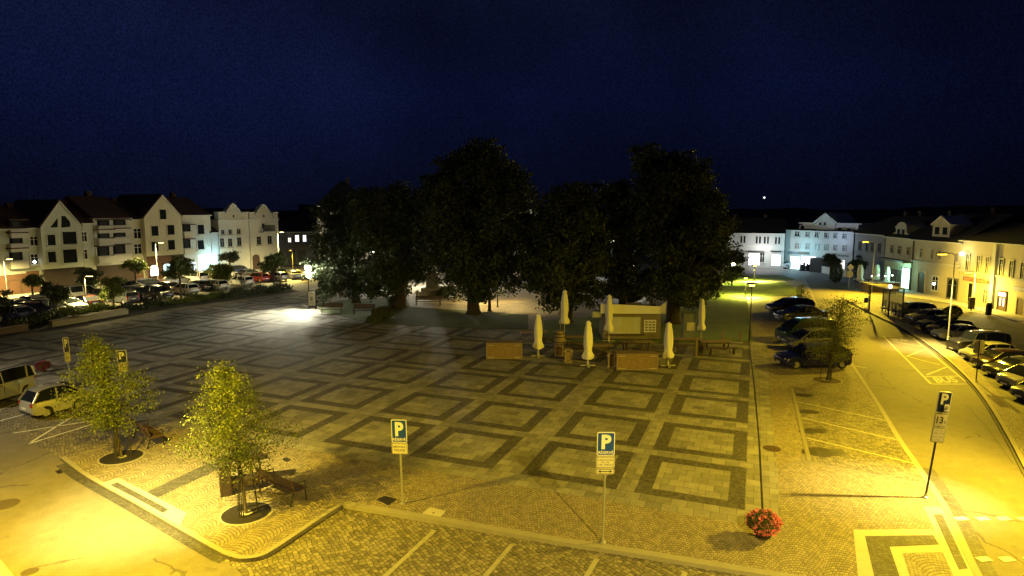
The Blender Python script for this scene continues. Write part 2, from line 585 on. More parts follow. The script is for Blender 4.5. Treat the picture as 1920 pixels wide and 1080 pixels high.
# front parking
sheet('parking_paving', fk[-32:]+bk[1:]+[tuple(P(a, b)[:2]) for a, b in ((1900, 1400), (1200, 1900), (500, 1500), (500, 1190), (452, 1075))], .012, M['sett'], px=False)
# right road
ik = px_smooth(I_KERB)
rd = px_smooth(R_KERB)+[tuple(P(a, b)[:2]) for a, b in ((1490, 505), (1478, 498), (1560, 498), (1600, 506), (1660, 530), (1700, 548), (1690, 560), (1600, 556))]+ik[::-1]+[tuple(P(a, b)[:2]) for a, b in ((2300, 1500), (2100, 1700))]
sheet('road', rd, .008, M['asphalt'], px=False)
sheet('island_pavement', ik+[tuple(P(a, b, ZP)[:2]) for a, b in ((1590, 554), (1640, 566), (1672, 583), (1700, 604), (1740, 628), (1790, 660), (1840, 702), (1900, 768), (1990, 880), (2050, 960))], ZP, arc_mat('island_setts', (.29, .25, .19), .5, W=1.2), h=.12, px=False)
sheet('parking_paving', [(1600, 556), (1690, 560), (1700, 548), (1720, 545), (1830, 566), (1990, 605), (2300, 700), (2300, 1100), (2050, 960), (1990, 880), (1900, 768), (1840, 702), (1790, 660), (1740, 628), (1700, 604), (1672, 583), (1640, 566)], .010, M['sett_f'])
sheet('sidewalk', [(1600, 516), (1640, 522), (1711, 538), (1798, 556), (1920, 586), (2200, 660), (2200, 700), (1990, 625), (1920, 606), (1830, 580), (1770, 566), (1700, 556), (1640, 540)], .10, M['slab'], h=.1)
# left car park and street in front of the houses
sheet('road', [(-700, 560), (0, 545), (300, 515), (560, 498), (1000, 496), (1480, 496), (1508, 522), (1300, 512), (980, 508), (700, 515), (610, 535), (560, 546), (400, 566), (200, 600), (0, 634), (-160, 664), (-420, 700), (-700, 680)], .004, asphalt('car_park_asphalt', (.14, .125, .10)))
sheet('sidewalk', [(-300, 600), (0, 562), (300, 529), (522, 505), (522, 500), (300, 522), (0, 552), (-300, 585)], .10, M['slab'], h=.1)
# lawns
sheet('lawn', [(596, 573), (640, 562), (760, 556), (770, 575), (990, 590), (990, 618), (900, 616), (700, 606), (600, 584)], ZP+.03, M['grass_d'], h=.05)
sheet('lawn', [(1320, 560), (1360, 530), (1470, 530), (1502, 545), (1500, 553), (1400, 556), (1412, 640), (1300, 642), (1020, 640), (1020, 600), (1200, 585)], ZP+.03, M['grass'], h=.05)
sheet('lawn', [(1340, 524), (1376, 514), (1470, 516), (1490, 524), (1470, 526), (1360, 527)], ZP+.03, M['grass'], h=.05)
sheet('path', [(1352, 530), (1376, 527), (1470, 526), (1475, 529), (1380, 531)], ZP+.034, M['slab'])
sheet('back_square', [(760, 538), (1010, 530), (1040, 545), (1000, 566), (900, 572), (770, 566)], ZP+.008, mat('gravel_square', (.34, .28, .19), .9, .25, 1.2))

# parking bays on the right
sheet('bay_paving', [(1484, 724), (1606, 748), (1658, 775), (1692, 830), (1724, 876), (1738, 908), (1518, 866)], ZP+.004, M['sett_r'])
mb = MB()
for q in (((1494, 753), (1672, 791)), ((1501, 783), (1692, 827)), ((1512, 821), (1719, 870)), ((1545, 676), (1625, 690))):
    strip(mb, q, ZP+.010, .11)
struct(mb, 'bay_lines', M['paint_y'])
mb = MB()
for (x, y), r in (((1507, 741), .38), ((1515, 772), .36), ((1527, 808), .45), ((1542, 848), .6)):
    p = P(x, y, ZP+.008)
    mb.poly([(p.x+(r*1.5+random.uniform(-.12, .12))*math.cos(a), p.y+(r*.8+random.uniform(-.1, .1))*math.sin(a), p.z) for a in [i*2*PI/18 for i in range(18)]])
struct(mb, 'oil_stains', mat('oil_stain', (.045, .040, .03), .5, .4, 6))
mb = MB()
strip(mb, [(1484, 724), (1518, 866)], ZP+.012, .16)
strip(mb, [(1518, 866), (1738, 910)], ZP+.012, .16)
strip(mb, [(1484, 724), (1606, 748)], ZP+.012, .16)
struct(mb, 'bay_edging', mat('bay_edge_stone', (.20, .18, .14), .8, .3, 4))
# kerb stones
mb = MB()
strip(mb, V2([]) or [P(a, b, ZP+.012) for a, b in B_KERB], 0, .26, off=.13, h=.14, px=False)
mb2 = [Vector((x, y, ZP+.012)) for x, y in fk]
strip(mb, mb2, 0, .16, off=.08, h=.14, px=False)
mb3 = [Vector((x, y, ZP+.012)) for x, y in rk]
strip(mb, mb3, 0, .20, off=.10, h=.14, px=False)
struct(mb, 'kerb', M['kerb'])
mb = MB()
strip(mb, [Vector((x, y, ZP+.015)) for x, y in ik], 0, .16, off=-.08, h=.14, px=False)
struct(mb, 'kerb', mat('island_kerb', (.30, .26, .20), .7, .2, 3))
mb = MB()
strip(mb, [Vector((x, y, .05)) for x, y in ik], 0, .10, off=.05, h=.045, px=False)
struct(mb, 'gutter', M['kerb_dark'])
# sett gutters beside the kerbs
mb = MB()
strip(mb, [Vector((x, y, .014)) for x, y in px_smooth(R_KERB)[:30]], 0, .36, off=-.2, px=False)
strip(mb, [Vector((x, y, .018)) for x, y in px_smooth(F_KERB)[2:26]], 0, .34, off=-.2, px=False)
struct(mb, 'gutter', M['sett_d'])
# front parking lines (two rows of pale setts)
mb = MB()
for q in (((815, 994), (690, 1110)), ((960, 1021), (880, 1115)), ((1120, 1047), (1075, 1120)), ((1285, 1073), (1260, 1120))):
    strip(mb, q, .020, .14)
struct(mb, 'parking_lines', M['paint_y'])
mb = MB()
for q in (((-20, 775), (30, 757)), ((0, 789), (85, 766)), ((25, 812), (172, 789)), ((58, 829), (143, 777)), ((54, 832), (175, 795))):
    strip(mb, q, .020, .10)
struct(mb, 'parking_lines', M['paint'])
# crossing and bus bay markings
mb = MB()
for y, xs in ((972, (1802, 1843, 1882, 1921)), (1048, (1845, 1888, 1934))):
    for k, x in enumerate(xs):
        strip(mb, [(x-11, y+1), (x+11, y-1)], .024, .22)
struct(mb, 'crossing_marks', M['paint'])
mb = MB()
for q in (((1656, 630), (1746, 720)), ((1656, 630), (1712, 634)), ((1712, 634), (1812, 716)), ((1746, 720), (1813, 720)), ((1736, 706), (1798, 705)), ((1673, 640), (1728, 650)), ((1700, 668), (1735, 655)), ((1700, 668), (1762, 684)), ((1737, 703), (1775, 688))):
    strip(mb, q, .014, .13)
struct(mb, 'bus_bay_lines', M['paint_y'])
def text_mesh(body, bold=0.0):
    cu = bpy.data.curves.new('t', 'FONT'); cu.body = body; cu.offset = bold; cu.resolution_u = 3
    o = bpy.data.objects.new('t', cu); COL.objects.link(o)
    dg = bpy.context.evaluated_depsgraph_get()
    me = bpy.data.meshes.new_from_object(o.evaluated_get(dg))
    bpy.data.objects.remove(o); bpy.data.curves.remove(cu)
    me.materials.clear()
    co = np.array([v.co[:] for v in me.vertices])
    lo, hi = co.min(0), co.max(0)
    co = (co-lo)/np.maximum(hi-lo, 1e-6)
    for v, q in zip(me.vertices, co): v.co = (q[0], q[1], 0)
    return me
def ground_text(body, bl, br, tl, z, m):
    me = text_mesh(body, .03)
    o0, ux, uy = P(*bl, z), P(*br, z)-P(*bl, z), P(*tl, z)-P(*bl, z)
    for v in me.vertices: v.co = o0+ux*v.co.x+uy*v.co.y
    me.materials.append(m)
    o = bpy.data.objects.new('bus_lettering', me); COL.objects.link(o); o['kind'] = 'structure'
ground_text('BUS', (1757, 718), (1799, 717), (1747, 707), .016, M['paint_y'])
ground_text('BUS', (1677, 639), (1704, 640), (1666, 633), .016, M['paint_y'])
# tactile corner by the crossing
sheet('corner_slabs', [(1600, 993), (1752, 993), (1738, 962), (1730, 950), (1762, 950), (1776, 962), (1850, 1110), (1612, 1110)], ZP+.004, M['slab'])
sheet('corner_setts', [(1622, 1005), (1750, 1003), (1761, 1021), (1668, 1025), (1697, 1110), (1646, 1110)], ZP+.008, M['sett_d'])
sheet('corner_setts', [(1692, 1037), (1768, 1035), (1802, 1110), (1716, 1110)], ZP+.008, M['arc_r'])
sheet('corner_setts', [(1750, 964), (1767, 964), (1815, 1066), (1798, 1068)], ZP+.008, M['sett_d'])
# left corner bands
sheet('corner_slabs', [(190, 906), (222, 896), (270, 920), (350, 962), (338, 986), (262, 944)], ZP+.018, M['slab'], h=.02)
sheet('corner_setts', [(206, 909), (220, 904), (262, 926), (316, 955), (305, 962), (255, 934)], ZP+.024, M['sett_d'])
sheet('corner_setts', [(266, 927), (290, 935), (492, 841), (474, 828)], ZP+.008, M['sett_d'])
# drain line
mb = MB(); strip(mb, [(1404, 642), (1414, 720), (1423, 820), (1430, 955)], ZP+.010, .06)
struct(mb, 'drain_line', M['iron'])
mb = MB(); strip(mb, [(1812, 760), (1850, 800), (1900, 870)], .014, .05); struct(mb, 'asphalt_seam', M['kerb_dark'])

# ---------------------------------------------------------------- covers in the ground
def disc(px, py, r, z, name, m, label, cat, group=None, ring=None):
    p = P(px, py, z)
    o = MB().lathe((0, 0, 0), [(r, -.05), (r, .004), (r*.94, .010), (r*.9, .006), (.02, .008)], 28).build(name, m)
    o.location = p
    tag(o, label, cat, group)
    if ring:
        MB().lathe((0, 0, 0), [(r*1.08, -.05), (r*1.08, .003), (r*1.0, .006), (r*1.0, -.05)], 28).build('rim', ring, o)
    return o
disc(1447, 841, .34, ZP, 'manhole_cover', M['rust'], 'round rusty manhole cover beside the drain line on the plaza edge', 'manhole cover')
disc(8, 946, .42, .008, 'manhole_cover', mat('cover_iron', (.09, .07, .045), .6, .3, 6), 'round manhole cover in the bright yellow road at the left frame edge', 'manhole cover')
disc(56, 1072, .2, .008, 'valve_cover', mat('valve_iron', (.07, .055, .04), .6, .3, 6), 'small round valve cover in the road at the bottom left corner', 'valve cover')
def plate_cover(px4, z, name, m, label, cat):
    w = [P(a, b, z) for a, b in px4]; cc = sum(w, Vector())/4
    o = MB().hexa([p-cc+Vector((0, 0, -.05)) for p in w]+[p-cc+Vector((0, 0, .006)) for p in w]).build(name, m, bevel=.004)
    o.location = cc; tag(o, label, cat); return o
o = plate_cover(((705, 936), (722, 930), (745, 936), (728, 948)), ZP, 'access_cover', M['iron'], 'dark iron access cover beside the police parking sign', 'access cover')
o = plate_cover(((788, 966), (806, 951), (836, 958), (822, 974)), ZP, 'access_cover', M['slab'], 'pale square access cover in the arc paving', 'access cover')
MB().box((0, 0, .008), (.07, .05, .006)).build('lifting_slot', M['ink'], o)
plate_cover(((103, 884), (118, 878), (126, 883), (110, 889)), .01, 'drain_grate', M['iron'], 'small dark drain grate by the left kerb corner', 'drain grate')
plate_cover(((1741, 929), (1772, 932), (1780, 938), (1752, 936)), .01, 'drain_grate', M['iron'], 'dark drain grate in the road beside the bright corner kerb', 'drain grate')
plate_cover(((528, 861), (538, 858), (547, 862), (537, 866)), ZP, 'valve_cover', M['iron'], 'small square valve cover on the paving above the bench', 'valve cover')

# ------------------------------------------------------------------ lights
def light(px_or_loc, power, col, kind='SPOT', size=150, blend=.9, aim=None, rad=.12, parent=None, name='lamp_light'):
    l = bpy.data.lights.new(name, kind); l.energy = power; l.color = col
    l.shadow_soft_size = rad
    if kind == 'SPOT': l.spot_size = R(size); l.spot_blend = blend
    o = bpy.data.objects.new(name, l); COL.objects.link(o)
    loc = Vector(px_or_loc); o.location = loc
    if kind == 'SPOT':
        d = (Vector(aim)-loc) if aim is not None else Vector((0, 0, -1))
        o.rotation_euler = d.to_track_quat('-Z', 'Y').to_euler()
    return o

def street_lamp(bx, by, ty, label, power, col, arm=(1, 0), arm_len=.9, z=0.0, r=.07, pole=None, group=None, aim=None, size=150, em=8, head='cobra', loc=None, height=None, name='street_lamp', beam=None):
    b = P(bx, by, z) if loc is None else Vector(loc)
    H = HT(bx, by, ty, z) if height is None else height
    t = thing(name, b, label, 'street lamp', group)
    pm = pole or M['pole_d']
    a = Vector((arm[0], arm[1], 0)).normalized()
    MB().tube([(0, 0, 0), (0, 0, .8), (0, 0, .82), (0, 0, H)], [r*1.6, r*1.5, r, r*.7], 10).build('pole', pm, t, smooth=40)
    MB().lathe((0, 0, 0), [(r*2.4, 0), (r*2.4, .05), (r*1.7, .12)], 12).build('base_collar', pm, t)
    if head == 'cobra':
        MB().tube([(0, 0, H), a*(arm_len*.4)+Vector((0, 0, H+.12)), a*arm_len+Vector((0, 0, H+.12))], r*.6, 8).build('arm', pm, t, smooth=40)
        q = a*(arm_len+.3)+Vector((0, 0, H+.13)); ang = math.atan2(a.y, a.x)
        hd = MB().box((q.x, q.y, q.z), (.75, .26, .11), ang).build('lamp_head', pm, t, bevel=.03)
        MB().box((q.x, q.y, q.z-.07), (.55, .2, .05), ang).build('lens', emit('lamp_lens_%s_%g' % (str(col), em), col, em), hd)
        lp_ = b+q+Vector((0, 0, -.22))
    elif head == 'globe':
        hd = MB().lathe((0, 0, H), [(.12, -.05), (.10, 0), (.13, .05)], 12).build('lamp_head', pm, t)
        MB().ico((0, 0, H+.28), (.30, .30, .27), 3).build('globe', emit('globe_glow', col, em), hd, smooth=60)
        MB().lathe((0, 0, H+.5), [(.26, 0), (.05, .10)], 12).build('cap', pm, hd)
        lp_ = b+Vector((0, 0, H-.10))
    elif head == 'disc':
        hd = MB().lathe((0, 0, H), [(.05, -.35), (.20, -.03), (.42, 0), (.42, .04), (.1, .10)], 18).build('lamp_head', pm, t)
        MB().lathe((0, 0, H-.06), [(.16, -.12), (.19, .01)], 14).build('lens', emit('disc_glow', col, em), hd)
        lp_ = b+Vector((0, 0, H-.4))
    if power:
        if head == 'globe': light(lp_, power*.9, col, kind='POINT', rad=.05)
        else: light(lp_, power, col, aim=aim, size=size)
    if beam:
        light(lp_, beam[0], beam[3] if len(beam) > 3 else col, aim=beam[1], size=beam[2], blend=1.0, name='beam_light')
    return t

# lamps outside the frame, beside the camera's building
street_lamp(0, 0, 0, 'grey street lamp by the left road, just outside the left frame edge', 18000, YEL, arm=(.3, 1), loc=(-13.0, 13.0, 0), height=8.2, aim=(-12.0, 17.0, 0), size=140, em=12, beam=(17000, (-11.5, 19.4, 0), 52, (1, .84, .26)))
street_lamp(0, 0, 0, 'grey street lamp across the right road, just outside the right frame edge', 16000, YEL, arm=(-1, .4), loc=(18.9, 18.9, .1), height=6.6, aim=(12.0, 21.5, 0), size=150, em=12, beam=(9000, (13.3, 19.9, 0), 46, (1, .82, .30)))
street_lamp(0, 0, 0, 'grey street lamp on the pavement below the camera', 12500, (1, .72, .10), arm=(-.2, 1), loc=(6.8, 4.0, 0), height=9.0, aim=(3.5, 11.0, 0), size=120, em=12)
street_lamp(0, 0, 0, 'grey street lamp far out on the left road', 7000, (1, .85, .5), arm=(1, .3), loc=(-36.0, 24.0, .1), height=8.5, aim=(-28.0, 27.0, 0), size=150, em=12)
street_lamp(0, 0, 0, 'grey street lamp past the parked cars, outside the right frame edge', 5000, YEL, arm=(-1, 0), loc=(33.0, 30.0, .1), height=8.0, aim=(24.0, 31.0, 0), size=150, em=12)

# lamps in the photograph
LG = 'street lamps around the square'
street_lamp(1776, 652, 478, 'grey lamp post carrying a flower basket, beside the row of parked cars', 8500, YEL, arm=(-1, -.25), arm_len=.8, z=ZP, aim=P(1680, 680), pole=M['pole_w'], r=.05, group=LG, em=14, size=165, beam=(7500, P(1755, 655), 64, (1, .78, .25)))
street_lamp(1823, 578, 512, 'slim lamp post in front of the red shop sign', 3400, YEL, arm=(-1, 0), arm_len=.4, z=.1, aim=P(1840, 578), pole=M['pole_w'], r=.05, group=LG, em=14, size=172)
street_lamp(1634, 548, 455, 'tall lamp post beside the cafe umbrellas', 16000, YEL, arm=(-1, 0), arm_len=.8, z=0, aim=P(1600, 580), pole=M['pole_w'], r=.05, group=LG, em=14, size=178)
street_lamp(1591, 512, 442, 'tall lamp post with blue-white glow at the corner of the white three-storey house', 1500, (.45, .6, 1), arm=(-1, 0), arm_len=.4, z=.0, pole=M['pole_w'], r=.05, group=LG, em=20, size=172)
street_lamp(14, 560, 487, 'pale lamp post in front of the leftmost balcony house', 5500, (1, .78, .25), arm=(1, -.1), arm_len=.4, z=0, pole=M['pole_w'], r=.05, group=LG, em=14, size=172)
street_lamp(297, 540, 456, 'pale lamp post in front of the yellowish gabled house', 13000, (1, .80, .28), arm=(1, -.2), arm_len=.5, z=0, pole=M['pole_w'], r=.05, group=LG, em=14, size=172)
street_lamp(524, 516, 436, 'pale lamp post at the right edge of the twin baroque houses', 18000, (1, .82, .34), arm=(1, -.6), arm_len=.6, z=0, pole=M['pole_w'], r=.05, group=LG, em=14, size=172)
street_lamp(550, 520, 470, 'lamp post in front of the dark low house beside the park trees', 9000, YEL, arm=(0, -1), arm_len=.5, z=0, pole=M['pole_d'], em=3)
street_lamp(580, 578, 507, 'globe lamp glowing white beside the advertising board', 17000, (1.0, .94, .68), z=ZP, head='globe', r=.05, em=16, beam=(24000, P(538, 592), 100))
street_lamp(1397, 557, 520, 'disc-topped garden lamp on the lawn edge, nearest the big trees', 13000, (1, .90, .12), z=ZP, head='disc', r=.045, em=8, size=168)
street_lamp(1405, 640, 532, 'disc-topped garden lamp standing at the near lawn corner', 0, (1, .86, .25), z=ZP, head='disc', r=.045, em=.6)
street_lamp(1414, 528, 497, 'disc-topped garden lamp behind the lit path', 7000, (1, .90, .12), z=ZP, head='disc', r=.045, em=6, size=168)
street_lamp(933, 576, 480, 'thin lamp post standing before the yellow lit back square', 6000, (1, .74, .25), z=ZP, head='disc', r=.05, em=4, size=165)
street_lamp(163, 578, 519, 'dark double lamp post beside the white van in the left car park', 8000, YW, arm=(1, 0), arm_len=.2, z=0, em=8, size=172)
# lamps hidden behind the big trees
for (x, y, ty, pw, cl, lb) in ((800, 538, 462, 16000, (1, .95, .75), 'lamp post behind the stone column, seen through the leaves'),
                               (700, 530, 478, 10000, (1, .95, .75), 'lamp post behind the leftmost park trees'),
                               (1146, 520, 457, 2200, (.62, .75, 1), 'blue-white lamp post glimpsed between the two big right trees'),
                               (1185, 536, 500, 8000, (1, .95, .8), 'low lamp post lighting leaves behind the kiosk'),
                               (1372, 533, 500, 4200, (.95, 1, .12), 'low lamp post lighting the right edge of the big trees')):
    street_lamp(x, y, ty, lb, pw, cl, z=ZP, head='globe', r=.05, em=14, size=170)

# ------------------------------------------------------------------ parking signs
def text_part(name, body, m, parent, x0, x1, z0, z1, y, bold=0.0, loc=None):
    me = text_mesh(body, bold)
    for v in me.vertices: v.co = (x0+(x1-x0)*v.co.x, y, z0+(z1-z0)*v.co.y)
    me.materials.append(m)
    o = bpy.data.objects.new(name, me); COL.objects.link(o); o.parent = parent
    return o
def rounded(w, h, r, y0, y1, cz, n=4):
    pts = []
    for cx, cy, a0 in ((w/2-r, h/2-r, 0), (-w/2+r, h/2-r, PI/2), (-w/2+r, -h/2+r, PI), (w/2-r, -h/2+r, 1.5*PI)):
        for i in range(n+1):
            a = a0+i*PI/2/n; pts.append((cx+r*math.cos(a), cy+r*math.sin(a)))
    return [[(x, y, cz+z) for x, z in pts] for y in (y1, y0)]
def sign_post(bx, by, ty, label, boards, rz=0.0, lean=(0, 0), mat_pole=None, z=ZP, wide=1.0, r=.032):
    """boards: list of (kind, width, height, texts); stacked from the top"""
    b = P(bx, by, z); H = HT(bx, by, ty, z)
    t = thing('parking_sign', b, label, 'parking sign', None, rz, lean)
    MB().tube([(0, 0, 0), (0, 0, H-.02)], r, 8).build('pole', mat_pole or M['steel'], t, smooth=40)
    MB().lathe((0, 0, 0), [(.10, 0), (.10, .03), (.045, .06), (.045, .14)], 12).build('foot', M['steel'], t)
    top = H
    for kind, w, h, tx in boards:
        cz = top-h/2; w *= wide
        rim_m, face_m = {'blue': (M['sign_w'], M['sign_b']), 'navy': (M['sign_w'], M['sign_n']), 'cream': (M['sign_y'], M['sign_y']), 'plain': (M['sign_y'], M['sign_y'])}[kind]
        bd = MB().ring_loft(rounded(w, h, .04, -.055, -.035, cz)).build('board', rim_m, t)
        if kind in ('blue', 'navy'):
            MB().ring_loft(rounded(w-.05, h-.05, .03, -.060, -.056, cz)).build('board_face', face_m, bd)
        else:
            MB().ring_loft(rounded(w-.03, h-.03, .03, -.058, -.056, cz)).build('border_line', M['ink'], bd)
            MB().ring_loft(rounded(w-.055, h-.055, .025, -.061, -.059, cz)).build('board_face', face_m, bd)
        for (body, x0, x1, z0, z1, m, bold) in tx:
            if body == '<->':
                a = MB()
                yy = -.064
                a.quad((x0*w+.05, yy, cz-.012), (x1*w-.05, yy, cz-.012), (x1*w-.05, yy, cz+.012), (x0*w+.05, yy, cz+.012))
                a.poly([(x0*w, yy, cz), (x0*w+.07, yy, cz-.045), (x0*w+.07, yy, cz+.045)])
                a.poly([(x1*w, yy, cz), (x1*w-.07, yy, cz+.045), (x1*w-.07, yy, cz-.045)])
                a.build('arrow', m, bd)
            elif body == 'clock':
                s = MB().ring_loft(rounded((x1-x0)*w, (z1-z0)*h, .03, -.066, -.063, cz+(z0+z1)/2*h))
                for i in range(len(s.v)): s.v[i] = (s.v[i][0]+(x0+x1)/2*w, s.v[i][1], s.v[i][2])
                s.build('disc_symbol', M['sign_w'], bd)
                cx, cz2 = (x0+x1)/2*w, cz+(z0+z1)/2*h
                q = MB()
                rr = (x1-x0)*w*.34
                q.poly([(cx+rr*math.cos(i*PI/10), -.0675, cz2+rr*math.sin(i*PI/10)*1.15) for i in range(20)])
                q.build('symbol_ring', M['sign_n'], bd)
                q = MB(); rr *= .66
                q.poly([(cx+rr*math.cos(i*PI/10), -.069, cz2+rr*math.sin(i*PI/10)*1.15) for i in range(20)])
                q.build('symbol_face', M['sign_w'], bd)
                MB().quad((cx-.012, -.0705, cz2-rr), (cx+.012, -.0705, cz2-rr), (cx+.012, -.0705, cz2+rr*.8), (cx-.012, -.0705, cz2+rr*.8)).build('symbol_hand', M['ink'], bd)
            else:
                text_part('lettering', body, m, bd, x0*w, x1*w, cz+z0*h, cz+z1*h, -.0645, bold)
        top -= h+.02
    return t
W_, K_ = M['sign_w'], M['ink']
def PB(extra='RÉSERVÉ'):
    return [('P', -.25, .30, -.22, .40, W_, .045), (extra, -.42, .42, -.42, -.27, W_, .02)]
sign_post(755, 945, 786, 'blue P RÉSERVÉ parking sign with small MĚSTSKÁ POLICIE plate', [('blue', .5, .75, PB()),
    ('cream', .52, .36, [('MĚSTSKÁ', -.38, .38, .08, .30, K_, .01), ('POLICIE', -.34, .34, -.26, -.04, K_, .01)])], rz=-.12, lean=(0, -.02))
sign_post(1130, 1018, 809, 'blue P RÉSERVÉ parking sign with double-headed arrow plate, front of the plaza', [('blue', .5, .68, PB()),
    ('cream', .52, .34, [('2x MĚSTSKÝ ÚŘAD', -.42, .42, .14, .28, K_, .006), ('Po - Pá', -.2, .2, -.06, .07, K_, .006), ('7.00 - 17.00 hod', -.38, .38, -.28, -.14, K_, .006)]),
    ('cream', .52, .16, [('<->', -.38, .38, 0, 0, K_, 0)])], rz=.02, lean=(0, .01))
sign_post(1735, 933, 733, 'navy P sign with clock disc symbol and 13x plate by the right road', [('navy', .43, .70, [('P', -.28, .26, -.10, .42, W_, .045), ('clock', .06, .42, -.42, -.08, W_, 0)]),
    ('cream', .44, .46, [('13', -.34, .16, -.24, .26, K_, .03), ('x', .24, .38, -.22, -.02, K_, .02)]),
    ('plain', .44, .50, [('Po - Pá', -.2, .24, .26, .36, M['kerb_dark'], .0), ('7.00 - 17.00', -.38, .38, .08, .18, M['kerb_dark'], 0), ('PLATÍ PRO', -.36, .36, -.16, -.08, M['kerb_dark'], 0), ('VOZIDLA', -.2, .2, -.36, -.28, M['kerb_dark'], 0)])],
    rz=0.0, lean=(0, .095), mat_pole=M['pole_d'])
sign_post(132, 716, 632, 'tall narrow sign beside the flower ball, leftmost of the plaza signs', [('navy', .46, .85, [('P', -.28, .26, -.15, .40, W_, .045)]), ('cream', .46, .5, [('1x', -.2, .2, -.2, .2, K_, .02)])], rz=.9, lean=(0, -.03), wide=.6)
sign_post(183, 757, 643, 'blue-white sign half hidden by the top of the left young tree', [('navy', .46, .62, [('P', -.28, .26, -.2, .36, W_, .045)]), ('cream', .46, .62, [('2x', -.2, .2, -.2, .2, K_, .02)])], rz=.6, lean=(0, -.03), wide=.8)
sign_post(240, 765, 656, 'small P sign just right of the left young tree top', [('navy', .46, .62, [('P', -.28, .26, -.2, .36, W_, .045)]), ('plain', .46, .4, [('Po - Pá', -.3, .3, -.1, .1, K_, 0)])], rz=.3, lean=(0, -.03), wide=.9)
sign_post(1830, 715, 638, 'small grey parking sign seen from behind on the island pavement', [('plain', .5, .5, []), ('plain', .5, .22, [])], rz=2.8, mat_pole=M['pole_d'])

# round no-entry style sign on the traffic island
t = thing('road_sign', P(1591, 543, 0), 'round pale sign under a tilted square plate beside the cafe terrace', 'road sign')
MB().tube([(0, 0, 0), (0, 0, 3.1)], .04, 8).build('pole', M['steel'], t)
MB().tube([(0, -.06, 1.9), (0, -.03, 1.9)], .42, 24).build('round_plate', M['sign_y'], t)
sq = MB().ring_loft(rounded(.62, .62, .05, -.06, -.04, 0)).build('square_plate', M['sign_w'], t); sq.location = (.05, 0, 2.75); sq.rotation_euler = (0, .75, 0)

# ------------------------------------------------------------------ cars
def paint(name, col, metal=.25, rough=.28):
    key = 'paint_'+name
    if key in _mc: return _mc[key]
    m, nt, b = newmat(key)
    b.inputs['Base Color'].default_value = (*col, 1)
    b.inputs['Metallic'].default_value = metal; b.inputs['Roughness'].default_value = rough
    b.inputs['Coat Weight'].default_value = .7; b.inputs['Coat Roughness'].default_value = .08
    _mc[key] = m; return m
PT = dict(white=paint('white', (.48, .48, .47), 0), silver=paint('silver', (.22, .225, .23), .5), grey=paint('grey', (.075, .08, .085), .5),
          black=paint('black', (.012, .012, .014), .2), dark=paint('dark', (.03, .03, .035), .3), blue=paint('blue', (.010, .014, .15), .3), navy=paint('navy', (.015, .02, .07), .3),
          red=paint('red', (.28, .015, .012), .1), maroon=paint('maroon', (.030, .012, .010), .2), green=paint('green', (.015, .05, .025), .3),
          beige=paint('beige', (.26, .25, .22), .3), champagne=paint('champagne', (.36, .355, .34), .2), brown=paint('brown', (.10, .05, .025), .3))
SPEC = {  # L, W, H, belt, hood, ws_base, ws_top, roof_rear, rear_base, deck(sedan)
    'hatch': (3.95, 1.72, 1.48, .92, .76, 1.15, .42, -1.45, -1.86, None),
    'mini': (3.15, 1.62, 1.60, .95, .82, 1.12, .42, -1.02, -1.46, None),
    'estate': (4.6, 1.8, 1.47, .93, .78, 1.15, .35, -1.85, -2.22, None),
    'sedan': (4.6, 1.8, 1.44, .92, .78, 1.05, .30, -1.05, -1.62, .95),
    'suv': (4.5, 1.86, 1.70, 1.05, .95, 1.15, .45, -1.75, -2.12, None),
    'van': (4.4, 1.84, 1.84, 1.12, 1.0, 1.55, .85, -1.95, -2.14, None),
    'offroad': (4.5, 1.88, 1.86, 1.15, 1.10, .85, .60, -2.0, -2.16, None),
    'mpv': (4.3, 1.8, 1.62, 1.0, .86, 1.40, .62, -1.70, -2.06, None),
}
_cars = {}
def arch(cx, r, zc, zb):
    a0 = math.asin(min(1, (zc-zb)/r)); pts = []
    for i in range(9):
        a = PI+a0-(PI+2*a0)*i/8
        pts.append((cx+r*math.cos(a), zc+r*math.sin(a)))
    return pts      # from rear side to front side over the wheel
